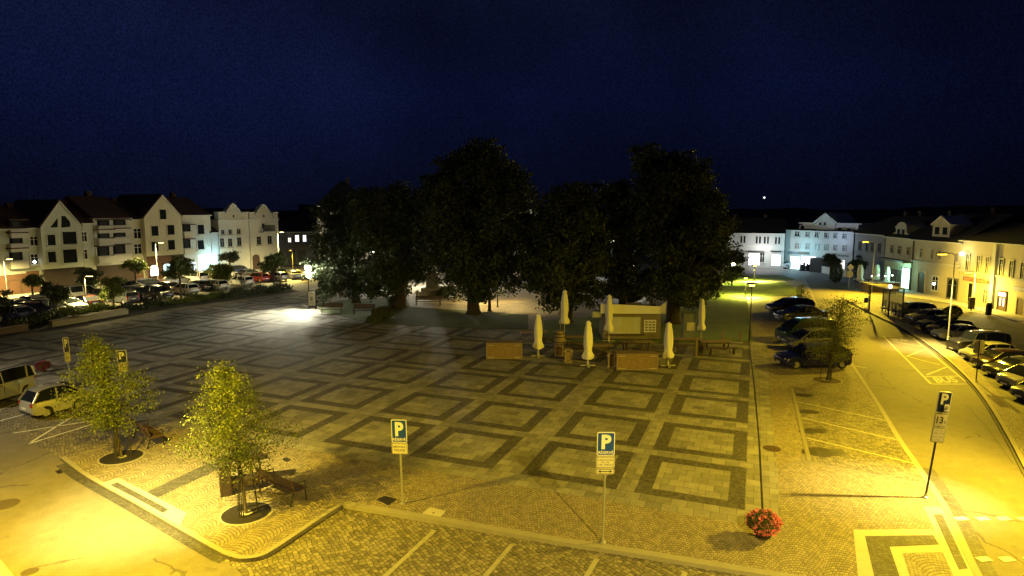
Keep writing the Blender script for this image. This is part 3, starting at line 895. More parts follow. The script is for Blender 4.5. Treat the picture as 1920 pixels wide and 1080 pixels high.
def make_car(kind, label, group):
    L, W, H, belt, hood, wsb, wst, rr, rb, deck = SPEC[kind]
    h = L/2; wr = .33 if kind in ('suv', 'offroad') else .30
    fx, rx = h-.80, -h+.72
    zb = .24
    t = thing('car', (0, 0, 0), label, 'car', group)
    low = []
    low += arch(rx, wr+.06, wr, zb)+arch(fx, wr+.06, wr, zb)
    low += [(h-.16, zb), (h-.02, zb+.12), (h, .48), (h-.04, hood-.14), (h-.14, hood-.03), (h-.45, hood+.04), (wsb, belt+.01), (0, belt+.02), (rb*.7, belt+.03)]
    if deck: low += [(rb, deck+.02), (-h+.10, deck)]
    else: low += [(rb, belt+.02)]
    low += [(-h+.03, belt-.14), (-h, .52), (-h+.03, zb+.10), (-h+.14, zb)]
    rings = []
    for f, ins in ((-1, .14), (-.985, .05), (-.93, .0), (-.6, 0), (0, -.015), (.6, 0), (.93, 0), (.985, .05), (1, .14)):
        ring = []
        for x, z in low:
            xx = x; zz = z
            top = z > .45
            if top: zz = z-(ins*.45 if z > belt-.25 else 0)
            if abs(x) > h-.5: xx = x-math.copysign(ins*1.1+(.10*abs(f)**4), x)
            # tumblehome: the body is widest low down
            wy = W/2*f*(1-.06*max(0, (z-.5))/.5*abs(f))
            ring.append((xx, wy, zz))
        rings.append(ring)
    body = MB().ring_loft(rings).build('body', PT['white'], t, smooth=35)
    # cabin
    cab = [(rb+.02, belt), (rr-.08, H-.15), (rr+.12, H-.06), (rr*.6+wst*.4, H-.005), (wst-.25, H-.04), (wst, H-.11), (wsb*.6+wst*.4, H-.11-(H-.11-belt)*.42), (wsb+.04, belt)]
    def hw(z): return W/2*(.93-.20*(z-belt)/(H-belt))
    rings = []
    for f in (-1, -.9, 0, .9, 1):
        k = 1 if abs(f) < .95 else .985
        rings.append([(x, hw(z)*f, belt+(z-belt)*k) for x, z in cab])
    MB().ring_loft(rings).build('windows', M['glass'], t, smooth=30)
    # roof skin and pillars
    rf = MB()
    tops = cab[1:-2]
    rings = []
    for i, (x, z) in enumerate(tops):
        y = hw(z)*1.01
        rings.append([(x, -y, z-.035), (x, -y+.06, z+.012), (x, 0, z+.03), (x, y-.06, z+.012), (x, y, z-.035), (x, 0, z-.02)])
    rf.ring_loft(rings).build('roof', PT['white'], t, smooth=40)
    pl = MB()
    for sgn in (-1, 1):
        def pt(x, z, o=.012): return Vector((x, sgn*(hw(z)+o), z))
        A0, A1 = cab[-1], cab[-3]
        pl.tube([pt(A0[0]+.03, A0[1]), pt(A1[0]+.02, A1[1])], .035, 6)
        pl.tube([pt(cab[0][0], cab[0][1]), pt(cab[1][0], cab[1][1])], .06, 6)
        bx_ = -.1 if kind != 'mini' else -.25
        pl.tube([pt(bx_, belt), pt(bx_, H-.07)], .03, 6)
        if rr < -1.4:
            pl.tube([pt(rr+.35, belt), pt(rr+.25, H-.08)], .05 if kind == 'van' else .03, 6)
        pl.tube([pt(cab[0][0], belt-.02), pt(cab[-1][0], belt-.02)], .022, 6)
    pl.build('pillars', PT['white'], t, smooth=50)
    # underside
    MB().box((0, 0, .30), (L-.5, W-.30, .22)).build('underbody', M['black'], t)
    MB().box((h-.02, 0, .36), (.06, W*.62, .16)).build('bumper_trim', M['black'], t)
    MB().box((-h+.02, 0, .36), (.06, W*.66, .12)).build('bumper_trim', M['black'], t)
    for sgn in (-1, 1): MB().box(((fx+rx)/2, sgn*(W/2-.03), .27), (fx-rx-2*wr-.2, .05, .07)).build('sill_trim', M['black'], t)
    for sx, x in ((1, fx), (-1, rx)):
        for sgn in (-1, 1):
            wo = MB().lathe((0, 0, 0), [(wr*.62, -.05), (wr*.66, -.10), (wr*.94, -.10), (wr, -.06), (wr, .06), (wr*.94, .10), (wr*.66, .10), (wr*.62, .05)], 20).build('wheel', M['rubber'], t, smooth=40)
            wo.rotation_euler = (PI/2, 0, 0); wo.location = (x, sgn*(W/2-.12), wr)
            rm = MB()
            zz = -.080*sgn
            rm.lathe((0, 0, zz), [(wr*.63, -.01), (wr*.63, .01), (wr*.55, .0)], 18)
            for k in range(5):
                a = k*2*PI/5
                rm.hexa([(wr*.60*math.cos(a+q)*f_, wr*.60*math.sin(a+q)*f_, zz-.012+dz) for dz in (0, .03) for q, f_ in ((-.18, 1), (.18, 1), (.9, .15), (-.9, .15))])
            rm.lathe((0, 0, zz), [(.06, -.02), (.06, .02)], 8)
            rm.build('rim', M['rim'], wo)
    for sgn in (-1, 1):
        hl = MB().ico((0, 0, 0), (.13, .19, .085), 2).build('headlight', M['head'], t, smooth=60)
        hl.location = (h-.20, sgn*(W/2-.27), hood-.14)
        tl = MB().box((0, 0, 0), (.10, .20, .22 if kind not in ('van', 'estate') else .34)).build('taillight', M['tail'], t, bevel=.02)
        tl.location = (-h+.105, sgn*(W/2-.19), belt-.14)
        MB().box((wsb-.22, sgn*(W/2+.06), belt+.06), (.12, .16, .11)).build('mirror', PT['white'], t, bevel=.02)
    MB().box((h-.005, 0, .50), (.02, .85 if kind != 'mini' else .6, .11)).build('grille', M['black'], t)
    MB().box((h+.012, 0, .36), (.012, .5, .11)).build('number_plate', M['plate'], t)
    MB().box((-h-.002, 0, .60), (.02, .5, .11)).build('number_plate', M['plate'], t)
    for sgn in (-1, 1):
        dm = MB()
        for dx in (bx_, bx_+1.05):
            dm.box((dx, sgn*(W/2*.985), .62), (.014, .03, .60))
        if kind not in ('mini',): dm.box((bx_-.9, sgn*(W/2*.985), .68), (.014, .03, .46))
        dm.box((bx_+.16, sgn*(W/2*.975+.012), belt-.13), (.16, .03, .03)); 
        if kind != 'mini': dm.box((bx_-.72, sgn*(W/2*.975+.012), belt-.13), (.16, .03, .03))
        dm.build('door_gaps', M['black'], t)
    if kind in ('van', 'offroad', 'suv', 'estate'):
        rk_ = MB()
        for sgn in (-1, 1):
            rk_.tube([(rr+.25, sgn*(W/2*.66), H-.01), (rr+.35, sgn*(W/2*.66), H+.06), (wst-.5, sgn*(W/2*.66), H+.06), (wst-.35, sgn*(W/2*.66), H-.02)], .02, 6)
        rk_.build('roof_rail', M['black'], t)
    return t
def car(kind, colour, px, py, head, label, group=None, z=0.01, at=None, scale=None):
    """head: heading angle in degrees (0 = world +X, 90 = away from the camera)"""
    loc = Vector(at) if at is not None else P(px, py, z)
    if kind not in _cars:
        t = make_car(kind, label, group); _cars[kind] = t
        t.location = loc; t.rotation_euler = (0, 0, R(head)); r = t
        if scale: r.scale = (scale,)*3
        for ch in t.children:
            if ch.name.split('.')[0] in ('body', 'roof', 'pillars', 'mirror'):
                ch.material_slots[0].link = 'OBJECT'
    else:
        r = copy_thing(_cars[kind], loc, R(head), label, group, scale or 1.0)
        if not group and 'group' in r: del r['group']
        r['label'] = label
    for ch in r.children:
        if ch.name.split('.')[0] in ('body', 'roof', 'pillars', 'mirror'):
            ch.material_slots[0].link = 'OBJECT'; ch.material_slots[0].material = PT[colour]
    return r

def hd(p0, p1, z=0.0):
    a, b = P(*p0, z), P(*p1, z); return math.degrees(math.atan2(b.y-a.y, b.x-a.x))
GL = 'cars parked in the left car park'
GR = 'cars parked nose-in along the island pavement'
GM = 'cars parked in the bays beside the plaza'
# two cars at the left road
a = P(72, 787, .012); b = P(135, 771, .012); d = (b-a).normalized(); nn = Vector((-d.y, d.x, 0))
car('mini', 'champagne', 0, 0, math.degrees(math.atan2(d.y, d.x)), 'small pale two-door car parked on the striped bay beside the left young tree', at=(a+b)/2+nn*.62+d*.35, scale=.84)
a = P(75, 733, .012); b = P(-2, 757, .012); d = (b-a).normalized(); nn = Vector((d.y, -d.x, 0))
car('van', 'champagne', 0, 0, math.degrees(math.atan2(d.y, d.x)), 'white family van with black roof rails cut by the left frame edge', at=a+d*2.05+nn*.7, scale=.86)
# cars beside the plaza
mid = [('estate', 'black', 1480, 585, 187, 'black estate car, farthest of the bay cars beside the lawn'),
       ('sedan', 'grey', 1500, 601, 186, 'grey saloon with bright headlight glints, second from the lawn'),
       ('van', 'green', 1510, 640, 184, 'dark green van standing behind the silver car'),
       ('hatch', 'silver', 1520, 653, 184, 'silver hatchback squeezed between the green van and the blue car'),
       ('estate', 'blue', 1522, 686, 183, 'dark blue car nearest the empty bays, under the right young tree')]
for k, c_, x, y, hh, lb in mid: car(k, c_, x, y, hh, lb, GM, z=ZP+.006, scale=.92)
# cars along the island: nose at the given pixel
row = [('mpv', 'silver', 1690, 592, 'silver people carrier at the far end of the row by the bus shelter'),
       ('estate', 'beige', 1716, 604, 'pale estate car second from the bus shelter'),
       ('sedan', 'black', 1737, 617, 'black saloon with bright glints third from the bus shelter'),
       ('hatch', 'dark', 1757, 626, 'dark hatchback with a pale roof edge behind the white saloon'),
       ('sedan', 'champagne', 1768, 636, 'white saloon parked just behind the flower basket post'),
       ('offroad', 'dark', 1800, 660, 'black boxy off-road car beside the flower basket post'),
       ('hatch', 'champagne', 1824, 675, 'white hatchback just in front of the black off-road car'),
       ('hatch', 'maroon', 1848, 690, 'dark red hatchback behind the small signpost'),
       ('sedan', 'grey', 1872, 706, 'grey saloon right of the dark red hatchback'),
       ('mpv', 'champagne', 1902, 728, 'whitish people carrier fourth-nearest in the row at the right edge'),
       ('hatch', 'silver', 1930, 752, 'silver hatchback with wheel cut by the right frame edge')]
for i, (k, c_, x, y, lb) in enumerate(row):
    L = SPEC[k][0]; hh = 172+i*1.2
    nose = P(x, y, .01)
    ax = Vector((math.cos(R(hh)), math.sin(R(hh)), 0))
    car(k, c_, 0, 0, hh, lb, GR, at=nose-ax*(L/2-.8)*.78, scale=.78)
car('sedan', 'silver', 1432, 501, 178, 'grey saloon parked before the lit shop windows of the low white house')
car('hatch', 'white', 1484, 503, 182, 'white car washed out by the blue-white shop glow')
# left car park
pa = hd((0, 634), (560, 546), 0)
ax1 = pa-90
lot = [('hatch', 'champagne', 38, 600, 0, 'yellow-lit hatchback with dark windscreen near the left frame edge'),
       ('hatch', 'maroon', 62, 592, 0, 'dark red hatchback beside the leftmost hedge'),
       ('estate', 'black', 88, 586, 0, 'black estate car between the hedge and the pale post'),
       ('sedan', 'navy', 84, 572, 180, 'navy saloon with a glinting roof in the second row at left'),
       ('hatch', 'silver', 58, 577, 180, 'silver hatchback in the second row under the small yellow tree'),
       ('sedan', 'dark', 30, 584, 180, 'dark saloon at the far left of the second row'),
       ('van', 'white', 152, 562, 95, 'white van standing broadside under the dark arcade'),
       ('sedan', 'maroon', 160, 576, 180, 'red saloon seen tail-on in front of the white van'),
       ('estate', 'dark', 186, 562, 180, 'dark estate car left of the yellow-lit bushy tree'),
       ('sedan', 'white', 130, 582, 0, 'white car showing only its roof behind the lit hedge'),
       ('estate', 'grey', 229, 567, 180, 'grey hatchback seen tail-on right of the yellow bushy tree'),
       ('suv', 'dark', 259, 562, 0, 'dark off-road car with bright side strips near the planters'),
       ('suv', 'black', 294, 560, 0, 'black car with two bright plate glints behind the planters'),
       ('estate', 'navy', 282, 541, 96, 'dark blue car standing broadside before the arched shop window'),
       ('hatch', 'silver', 243, 546, 95, 'silver car half hidden behind the two-tone round tree'),
       ('hatch', 'brown', 318, 548, 0, 'brown hatchback behind the tree with the slim trunk'),
       ('hatch', 'white', 347, 551, 180, 'white hatchback with wide rear window behind the lit hedge'),
       ('sedan', 'black', 372, 544, 180, 'black saloon between two pale hatchbacks'),
       ('hatch', 'champagne', 403, 543, 180, 'pale yellow hatchback left of the dark hedge'),
       ('sedan', 'grey', 332, 533, 96, 'grey saloon in the middle row left of the white vans'),
       ('van', 'white', 366, 530, 180, 'white van in front of the glowing cyan entrance'),
       ('van', 'white', 388, 528, 180, 'white van nearest the yellow palm-like tree'),
       ('suv', 'navy', 448, 515, 94, 'navy off-road car parked before the left baroque house'),
       ('hatch', 'white', 452, 535, 180, 'white hatchback behind the darkest hedge'),
       ('hatch', 'red', 484, 528, 180, 'bright red hatchback behind the dark hedge'),
       ('sedan', 'dark', 468, 520, 94, 'dark saloon between the navy car and the red hatchback'),
       ('estate', 'silver', 515, 526, 180, 'silver estate car behind the tall feathery tree'),
       ('sedan', 'champagne', 553, 522, 150, 'pale saloon at the yellow-lit car park exit'),
       ('sedan', 'white', 420, 520, 94, 'white saloon in the back row left of the navy off-road car')]
for k, c_, x, y, da, lb in lot:
    car(k, c_, x, y, (ax1+da) if da in (0, 180) else pa+da-94, lb, GL, z=.006, scale=.86)

# ------------------------------------------------------------------ foliage
def leaves_mesh(centers, size, rng, aspect=.55, flat=0.0):
    n = len(centers)
    a = rng.normal(size=(n, 3)); a /= np.linalg.norm(a, axis=1)[:, None]
    if flat: a[:, 2] *= (1-flat); a /= np.linalg.norm(a, axis=1)[:, None]
    b = np.cross(a, rng.normal(size=(n, 3))); b /= np.linalg.norm(b, axis=1)[:, None]
    s = size*(rng.uniform(.6, 1.3, n))[:, None]
    v = np.stack([centers-a*s*.5, centers+b*s*aspect*.5, centers+a*s*.5, centers-b*s*aspect*.5], 1).reshape(-1, 3)
    return v
def mesh_from_quads(name, v, m, parent=None):
    n = len(v)//4
    me = bpy.data.meshes.new(name)
    me.vertices.add(len(v)); me.vertices.foreach_set('co', v.astype(np.float32).ravel())
    me.loops.add(4*n); me.loops.foreach_set('vertex_index', np.arange(4*n, dtype=np.int32))
    me.polygons.add(n); me.polygons.foreach_set('loop_start', np.arange(0, 4*n, 4, dtype=np.int32))
    me.update(calc_edges=True)
    me.materials.append(m)
    o = bpy.data.objects.new(name, me); COL.objects.link(o)
    if parent: o.parent = parent
    return o
def blob_leaves(blobs, leaf, rng, cover=1.6, aspect=.55):
    """blobs (centre Vector local, radius); leaves sit in ragged shells made of small clumps"""
    out = []
    for c_, r in blobs:
        n = int(4*PI*r*r*cover/(leaf*leaf*aspect*.5))
        k = max(6, int(10*r*r))
        dirs = rng.normal(size=(k, 3)); dirs /= np.linalg.norm(dirs, axis=1)[:, None]
        cl = dirs*r*(rng.uniform(.45, 1.0, (k, 1))+.22*(rng.uniform(0, 1, (k, 1)) > .8))
        cl[:, 2] *= .85
        cl += rng.normal(size=(k, 3))*.10*r
        idx = rng.integers(0, k, n)
        pts = cl[idx]+rng.normal(size=(n, 3))*(.13*r+.10)*np.array([1, 1, .6])
        out.append(pts+np.array(c_[:]))
    return np.concatenate(out)
def limb(mb, a, b, r0, r1, rng, seg=4, wob=.06):
    a, b = Vector(a), Vector(b); L = (b-a).length
    pts = [a.lerp(b, i/seg)+(Vector(rng.normal(size=3))*wob*L*(.5 if 0 < i < seg else 0)) for i in range(seg+1)]
    mb.tube(pts, [r0+(r1-r0)*i/seg for i in range(seg+1)], 7)
    return pts[-1]

def big_tree(bx, by, blobs, label, seed, r0=.5, leaf=.27, group='old trees on the park lawn', m=None, cover=1.05):
    rng = np.random.default_rng(seed)
    b = P(bx, by, ZP)
    t = thing('park_tree', b, label, 'tree', group)
    bl = []
    for (x, y, r) in blobs:
        p = PD(x, y, b.y)
        rad = r*b.y/FPX
        for k in range(2):      # depth: each lobe repeats in front and behind
            q = Vector((p.x, b.y, p.z))+Vector((rng.uniform(-.3, .3)*rad, (k*2-1)*rng.uniform(.3, 1.0)*rad*1.1, rng.uniform(-.2, .2)*rad))
            bl.append((q-b, rad*rng.uniform(.85, 1.0)))
    mb = MB()
    zt = min(c_.z for c_, r in bl)
    fork = Vector((rng.uniform(-.2, .2), 0, max(2.5, zt+.4)))
    mb.tube([(0, 0, -.1), (0, 0, .3), fork*.5, fork], [r0*1.5, r0*1.05, r0*.9, r0*.8], 10)
    for c_, r in bl: limb(mb, fork, c_, r0*.42, .06, rng)
    mb.build('trunk', M['bark_d'], t, smooth=60)
    mesh_from_quads('crown', leaves_mesh(blob_leaves(bl, leaf, rng, cover), leaf, rng), m or M['leaf_d'], t)
    return t
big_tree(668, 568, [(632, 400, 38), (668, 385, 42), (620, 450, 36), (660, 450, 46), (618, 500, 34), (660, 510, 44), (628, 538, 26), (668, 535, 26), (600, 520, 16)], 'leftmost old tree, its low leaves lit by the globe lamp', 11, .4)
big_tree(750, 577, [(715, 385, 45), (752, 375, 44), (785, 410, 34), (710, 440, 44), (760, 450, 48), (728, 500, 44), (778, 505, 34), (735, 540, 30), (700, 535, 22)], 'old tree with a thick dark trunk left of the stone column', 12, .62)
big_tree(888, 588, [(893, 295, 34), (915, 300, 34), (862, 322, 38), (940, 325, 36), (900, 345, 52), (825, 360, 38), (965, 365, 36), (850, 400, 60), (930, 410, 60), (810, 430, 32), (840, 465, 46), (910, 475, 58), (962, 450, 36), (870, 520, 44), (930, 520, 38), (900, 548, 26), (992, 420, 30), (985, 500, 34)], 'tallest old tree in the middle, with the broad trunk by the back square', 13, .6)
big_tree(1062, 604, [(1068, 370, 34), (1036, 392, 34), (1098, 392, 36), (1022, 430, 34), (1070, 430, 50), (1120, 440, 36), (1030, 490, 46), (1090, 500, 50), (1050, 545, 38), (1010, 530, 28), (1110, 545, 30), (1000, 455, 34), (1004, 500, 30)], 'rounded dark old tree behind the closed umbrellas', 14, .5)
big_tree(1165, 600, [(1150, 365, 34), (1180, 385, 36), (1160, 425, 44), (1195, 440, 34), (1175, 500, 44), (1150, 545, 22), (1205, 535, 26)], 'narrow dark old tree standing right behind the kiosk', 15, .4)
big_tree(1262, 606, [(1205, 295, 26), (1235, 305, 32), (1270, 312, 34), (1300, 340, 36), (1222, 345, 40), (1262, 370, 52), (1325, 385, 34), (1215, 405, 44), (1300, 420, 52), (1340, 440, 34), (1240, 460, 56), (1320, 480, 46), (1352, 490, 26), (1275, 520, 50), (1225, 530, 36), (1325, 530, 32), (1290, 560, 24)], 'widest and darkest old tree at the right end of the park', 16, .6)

def young_tree(bx, by, ty, rad_px, label, seed, z=ZP, prof=((0, .5), (.12, .95), (.35, 1), (.6, .85), (.85, .5), (1, .12)), base=.30, nb=46, per=115, leaf=.10, m=None, stakes=True, cx=0, r0=.045, grate=True, drop=.12, name='young_tree'):
    rng = np.random.default_rng(seed)
    b = P(bx, by, z); H = HT(bx, by, ty, z); Rr = rad_px*b.y/FPX
    t = thing(name, b, label, 'tree', None)
    top = Vector((cx*b.y/FPX, 0, H))
    mb = MB()
    tr = [Vector((0, 0, 0)), top*.25+Vector((.02, 0, 0)), top*.5+Vector((-.03, .02, 0)), top*.75, top]
    mb.tube(tr, [r0*1.3, r0, r0*.75, r0*.45, .008], 8)
    pts = []
    xs, ys = zip(*prof)
    for i in range(nb):
        f = (i+rng.uniform(0, 1))/nb
        rr = np.interp(f, xs, ys)*Rr*(rng.uniform(.45, .95) if i % 4 else rng.uniform(1.05, 1.35))
        zz = base*H+(1-base)*H*f*.93
        a = i*2.399+rng.uniform(-.4, .4)
        s0 = Vector((top.x*zz/H, 0, max(zz-rr*.35, base*H*.8)))
        e_ = Vector((top.x*zz/H+rr*math.cos(a), rr*math.sin(a), zz+rng.uniform(-.1, .25)*rr))
        midp = s0.lerp(e_, .5)+Vector((0, 0, .12*rr))
        mb.tube([s0, midp, e_], [r0*.35, r0*.2, .005], 5)
        n = max(8, int(per*(.35+rr/Rr)))
        u = rng.beta(1.6, 1.1, n)
        q = np.array([list((s0.lerp(midp, v_*2) if v_ < .5 else midp.lerp(e_, v_*2-1))) for v_ in u])
        q = q+rng.normal(size=(n, 3))*(.04+.062*Rr)
        q[:, 2] -= np.abs(rng.normal(size=n))*drop*u
        pts.append(q)
    mb.build('trunk', M['bark'], t, smooth=60)
    c_ = np.concatenate(pts)
    mesh_from_quads('crown', leaves_mesh(c_, leaf, rng, .6), m or M['leaf_y'], t)
    if stakes:
        for k in range(3):
            a = k*2*PI/3+.5
            mb = MB()
            for j in range(3):
                aa = a+(j-1)*.18
                mb.tube([(.34*math.cos(aa), .34*math.sin(aa), 0), (.22*math.cos(aa), .22*math.sin(aa), 1.5)], .016, 6)
            mb.build('guard_rods', M['pole_d'], t)
    if grate:
        g = MB().lathe((0, 0, .006), [(.74, -.05), (.74, .0), (.70, .012), (.18, .010), (.16, -.02)], 32).build('tree_grate', M['iron'] if grate is True else grate, t)
        MB().lathe((0, 0, .004), [(.80, -.05), (.80, .0), (.75, .006)], 32).build('grate_ring', M['kerb'], g)
    return t
young_tree(462, 962, 672, 102, 'young leafy tree with round grate beside the brown bench', 31, nb=66, per=230, leaf=.068, cx=-30, base=.34, drop=.3)
young_tree(228, 857, 622, 70, 'yellow-lit young tree in front of the small pale car', 32, nb=60, per=230, leaf=.078, cx=-38, base=.28, drop=.2)
young_tree(1550, 713, 552, 52, 'sparse reddish young tree in front of the dark blue car', 33, nb=70, per=130, leaf=.075, m=M['leaf_r'], cx=22, base=.26, grate=M['rust'], prof=((0, .7), (.2, .95), (.5, 1), (.75, .8), (1, .4)), drop=.05)
young_tree(1502, 578, 532, 20, 'small thin tree at the lawn corner behind the parked cars', 34, nb=30, per=26, leaf=.12, m=M['leaf_r'], stakes=False, grate=False, cx=-2)

def ball_tree(bx, by, cy, rx, ry, label, seed, m=None, z=0.0, leaf=.24, cover=1.1, name='street_tree', trunk=True):
    rng = np.random.default_rng(seed)
    b = P(bx, by, z)
    t = thing(name, b, label, 'tree', None)
    c0 = PD(bx, cy, b.y); k = b.y/FPX
    bl = []
    for i in range(9):
        a = i*2.399
        f = rng.uniform(.25, .62)
        bl.append((Vector((math.cos(a)*rx*k*f, math.sin(a)*rx*k*f, c0.z-b.z+rng.uniform(-.45, .5)*ry*k)), min(rx, ry)*k*rng.uniform(.42, .6)))
    bl.append((Vector((0, 0, c0.z-b.z)), min(rx, ry)*k*.7))
    mb = MB()
    fk_ = Vector((0, 0, max(.6, c0.z-b.z-ry*k*.7)))
    mb.tube([(0, 0, -.05), fk_*.5, fk_], [.13, .10, .09], 8)
    for c_, r in bl: limb(mb, fk_, c_, .06, .02, rng)
    mb.build('trunk', M['bark'], t, smooth=60)
    mesh_from_quads('crown', leaves_mesh(blob_leaves(bl, leaf, rng, cover), leaf, rng), m or M['leaf_m'], t)
    return t
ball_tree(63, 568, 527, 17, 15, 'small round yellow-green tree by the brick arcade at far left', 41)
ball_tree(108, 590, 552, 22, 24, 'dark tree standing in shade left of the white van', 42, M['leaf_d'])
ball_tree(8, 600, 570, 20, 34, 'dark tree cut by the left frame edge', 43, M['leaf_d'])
ball_tree(214, 580, 540, 20, 32, 'bushy tree glowing yellow on its left side behind the hedge', 44, M['leaf_y'])  # yellow lamp glow put into the leaf colour of the whole crown
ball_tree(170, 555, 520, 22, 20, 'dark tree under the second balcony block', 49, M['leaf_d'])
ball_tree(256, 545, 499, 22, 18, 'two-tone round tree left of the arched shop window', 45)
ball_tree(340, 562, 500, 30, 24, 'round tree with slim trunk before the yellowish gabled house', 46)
ball_tree(413, 540, 514, 24, 22, 'yellow lit palm-like bushy tree below the cyan glow', 47, M['leaf_y'])  # lit look painted in part by the brighter leaves
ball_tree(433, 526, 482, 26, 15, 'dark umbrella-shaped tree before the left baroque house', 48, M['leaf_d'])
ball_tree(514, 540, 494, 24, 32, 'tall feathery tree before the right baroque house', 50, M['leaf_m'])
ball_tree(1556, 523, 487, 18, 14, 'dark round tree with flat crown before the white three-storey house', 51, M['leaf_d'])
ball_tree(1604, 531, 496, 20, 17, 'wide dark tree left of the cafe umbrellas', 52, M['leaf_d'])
ball_tree(1372, 538, 512, 18, 18, 'bush-like tree lit lime green at the right edge of the old trees', 53, M['leaf_y'])  # lit tone put partly into the bright leaf colour
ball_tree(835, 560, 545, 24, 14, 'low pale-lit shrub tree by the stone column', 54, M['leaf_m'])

# hedges in front of the left car park; lamplit ones get brighter leaf colour
def hedge(x0, y0, x1, y1, hgt, label, seed, m):
    rng = np.random.default_rng(seed)
    a, b = P(x0, y0, ZP), P(x1, y1, ZP); c0 = (a+b)/2; L = (b-a).length
    n = int(L*900)
    u = rng.uniform(0, 1, n)
    q = np.array([list(a.lerp(b, v_)-c0) for v_ in u])
    q += rng.normal(size=(n, 3))*np.array([.35, .35, 0])
    hh = hgt*(.7+.3*np.sin(u*L*2.3+seed))
    q[:, 2] = rng.beta(2, 1.3, n)*hh
    o = mesh_from_quads('hedge', leaves_mesh(q, .16, rng, .6), m, None)
    o.location = c0
    tag(o, label, 'hedge')
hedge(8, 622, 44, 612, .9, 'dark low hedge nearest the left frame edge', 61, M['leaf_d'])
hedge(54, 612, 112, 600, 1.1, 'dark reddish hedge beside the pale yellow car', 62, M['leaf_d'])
hedge(116, 598, 226, 582, 1.0, 'long yellow-lit hedge behind the pale planter boxes', 63, M['leaf_y'])  # lamplight on this hedge is put into its lighter leaves
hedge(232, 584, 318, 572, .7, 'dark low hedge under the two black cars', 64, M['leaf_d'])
hedge(322, 572, 412, 560, .9, 'yellow-lit green hedge in front of the white hatchback', 65, M['leaf_y'])  # leaf colour brightened to stand for lamplight
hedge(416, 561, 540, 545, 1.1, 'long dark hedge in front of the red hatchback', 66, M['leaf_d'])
sheet('planting_bed', [(-60, 645), (-60, 626), (100, 598), (300, 570), (545, 540), (560, 546), (310, 580), (120, 610), (0, 634)], ZP+.02, M['earth'], h=.03)
def shrub(px, py, r, hgt, label, seed, m, name='shrub', leaf=.14, z=ZP):
    rng = np.random.default_rng(seed)
    b = P(px, py, z); n = int(2600*r*hgt)
    d = rng.normal(size=(n, 3)); d /= np.linalg.norm(d, axis=1)[:, None]; d *= rng.uniform(.6, 1, (n, 1))
    q = d*np.array([r, r, hgt/2])+np.array([0, 0, hgt/2])
    o = mesh_from_quads(name, leaves_mesh(q, leaf, rng, .6), m, None); o.location = b
    tag(o, label, 'shrub'); return o
shrub(718, 598, 1.0, 1.1, 'low shrub at the right end of the dark benches', 71, M['leaf_b'])
shrub(700, 606, .6, .7, 'small shrub at the plaza edge below the dark benches', 72, M['leaf_b'])
shrub(742, 570, .9, .9, 'pale-lit shrub left of the thick dark trunk', 73, M['leaf_m'])
shrub(1180, 566, 1.6, 2.0, 'dark clipped shrub behind the kiosk roof', 74, M['leaf_d'], leaf=.2)

# ------------------------------------------------------------------ buildings
class Facade:
    """vertical plane through two ground pixels; (u along, d out towards the square, z up)"""
    def __init__(s, p0, p1, z=0.0):
        a, b = P(*p0, z), P(*p1, z)
        s.a = a; s.L = (b-a).length; s.u = (b-a).normalized()
        n = Vector((-s.u.y, s.u.x, 0))
        if n.dot(-a) < 0: n = -n
        s.n = n; s.off = 0.0
    def uz(s, px, py):
        x = (px-960)/FPX; y = (540-py)/FPX
        cp, sp = math.cos(PITCH), math.sin(PITCH)
        d = Vector((x, cp+y*sp, -sp+y*cp)); o = Vector((0, 0, CAMH))
        a = s.a+s.n*s.off
        t = (a-o).dot(s.n)/d.dot(s.n)
        h = o+d*t
        return (h-a).dot(s.u), h.z
    def w(s, u, d, z):
        return s.a+s.u*u+s.n*(d+s.off)+Vector((0, 0, z-s.a.z))
    def box(s, mb, u0, u1, d0, d1, z0, z1):
        if u0 > u1: u0, u1 = u1, u0
        return mb.hexa([s.w(u, d, z) for z in (z0, z1) for u, d in ((u0, d0), (u1, d0), (u1, d1), (u0, d1))])
    def prism(s, mb, pts, d0, d1):
        r = [[s.w(u, d, z) for u, z in pts] for d in (d0, d1)]
        return mb.ring_loft(r)

def house(name, label, fac, x0, x1, ye, m, depth=10, z_eave=None, group=None, roofm=None, ridge=2.6, yb=None, roof=True, base=None, hip=0):
    """walls + pitched roof; x0..x1, ye photo pixels of facade ends and eaves"""
    u0, z0 = fac.uz(x0, ye[0]); u1, z1 = fac.uz(x1, ye[1])
    ze = z_eave or (z0+z1)/2
    t = thing(name, (0, 0, 0), label, 'building', group)
    t.location = (0, 0, 0)
    fac.box(mb := MB(), u0, u1, -depth, 0, -.1, ze).build('wall', m, t)
    if roof:
        r = MB()
        fac.prism(r, [(u0-.1, ze+.02), (u1+.1, ze+.02), (u1+.1, ze+.14), (u0-.1, ze+.14)], -depth, .38)
        r.build('eaves', M['white_p'] if roof != 'dark' else M['tile_d'], t)
        r = MB()
        a = [fac.w(u0-.1, .35, ze+.15), fac.w(u0-.1+hip, -depth/2, ze+ridge), fac.w(u0-.1, -depth-.2, ze+.15)]
        b = [fac.w(u1+.1, .35, ze+.15), fac.w(u1+.1-hip, -depth/2, ze+ridge), fac.w(u1+.1, -depth-.2, ze+.15)]
        r.ring_loft([a, b]).build('roof', roofm or M['tile_d'], t)
        for q in ((.3, .72) if abs(u1-u0) > 9 else (.6,)):
            uc_ = u0+(u1-u0)*q
            fac.box(MB_ := MB(), uc_-.3, uc_+.3, -depth/2-.9, -depth/2-.2, ze+ridge-.8, ze+ridge+.55); fac.box(MB_, uc_-.36, uc_+.36, -depth/2-.96, -depth/2-.14, ze+ridge+.552, ze+ridge+.66)
            MB_.build('chimney', M['tile'], t)
    return t, (u0, u1, ze)

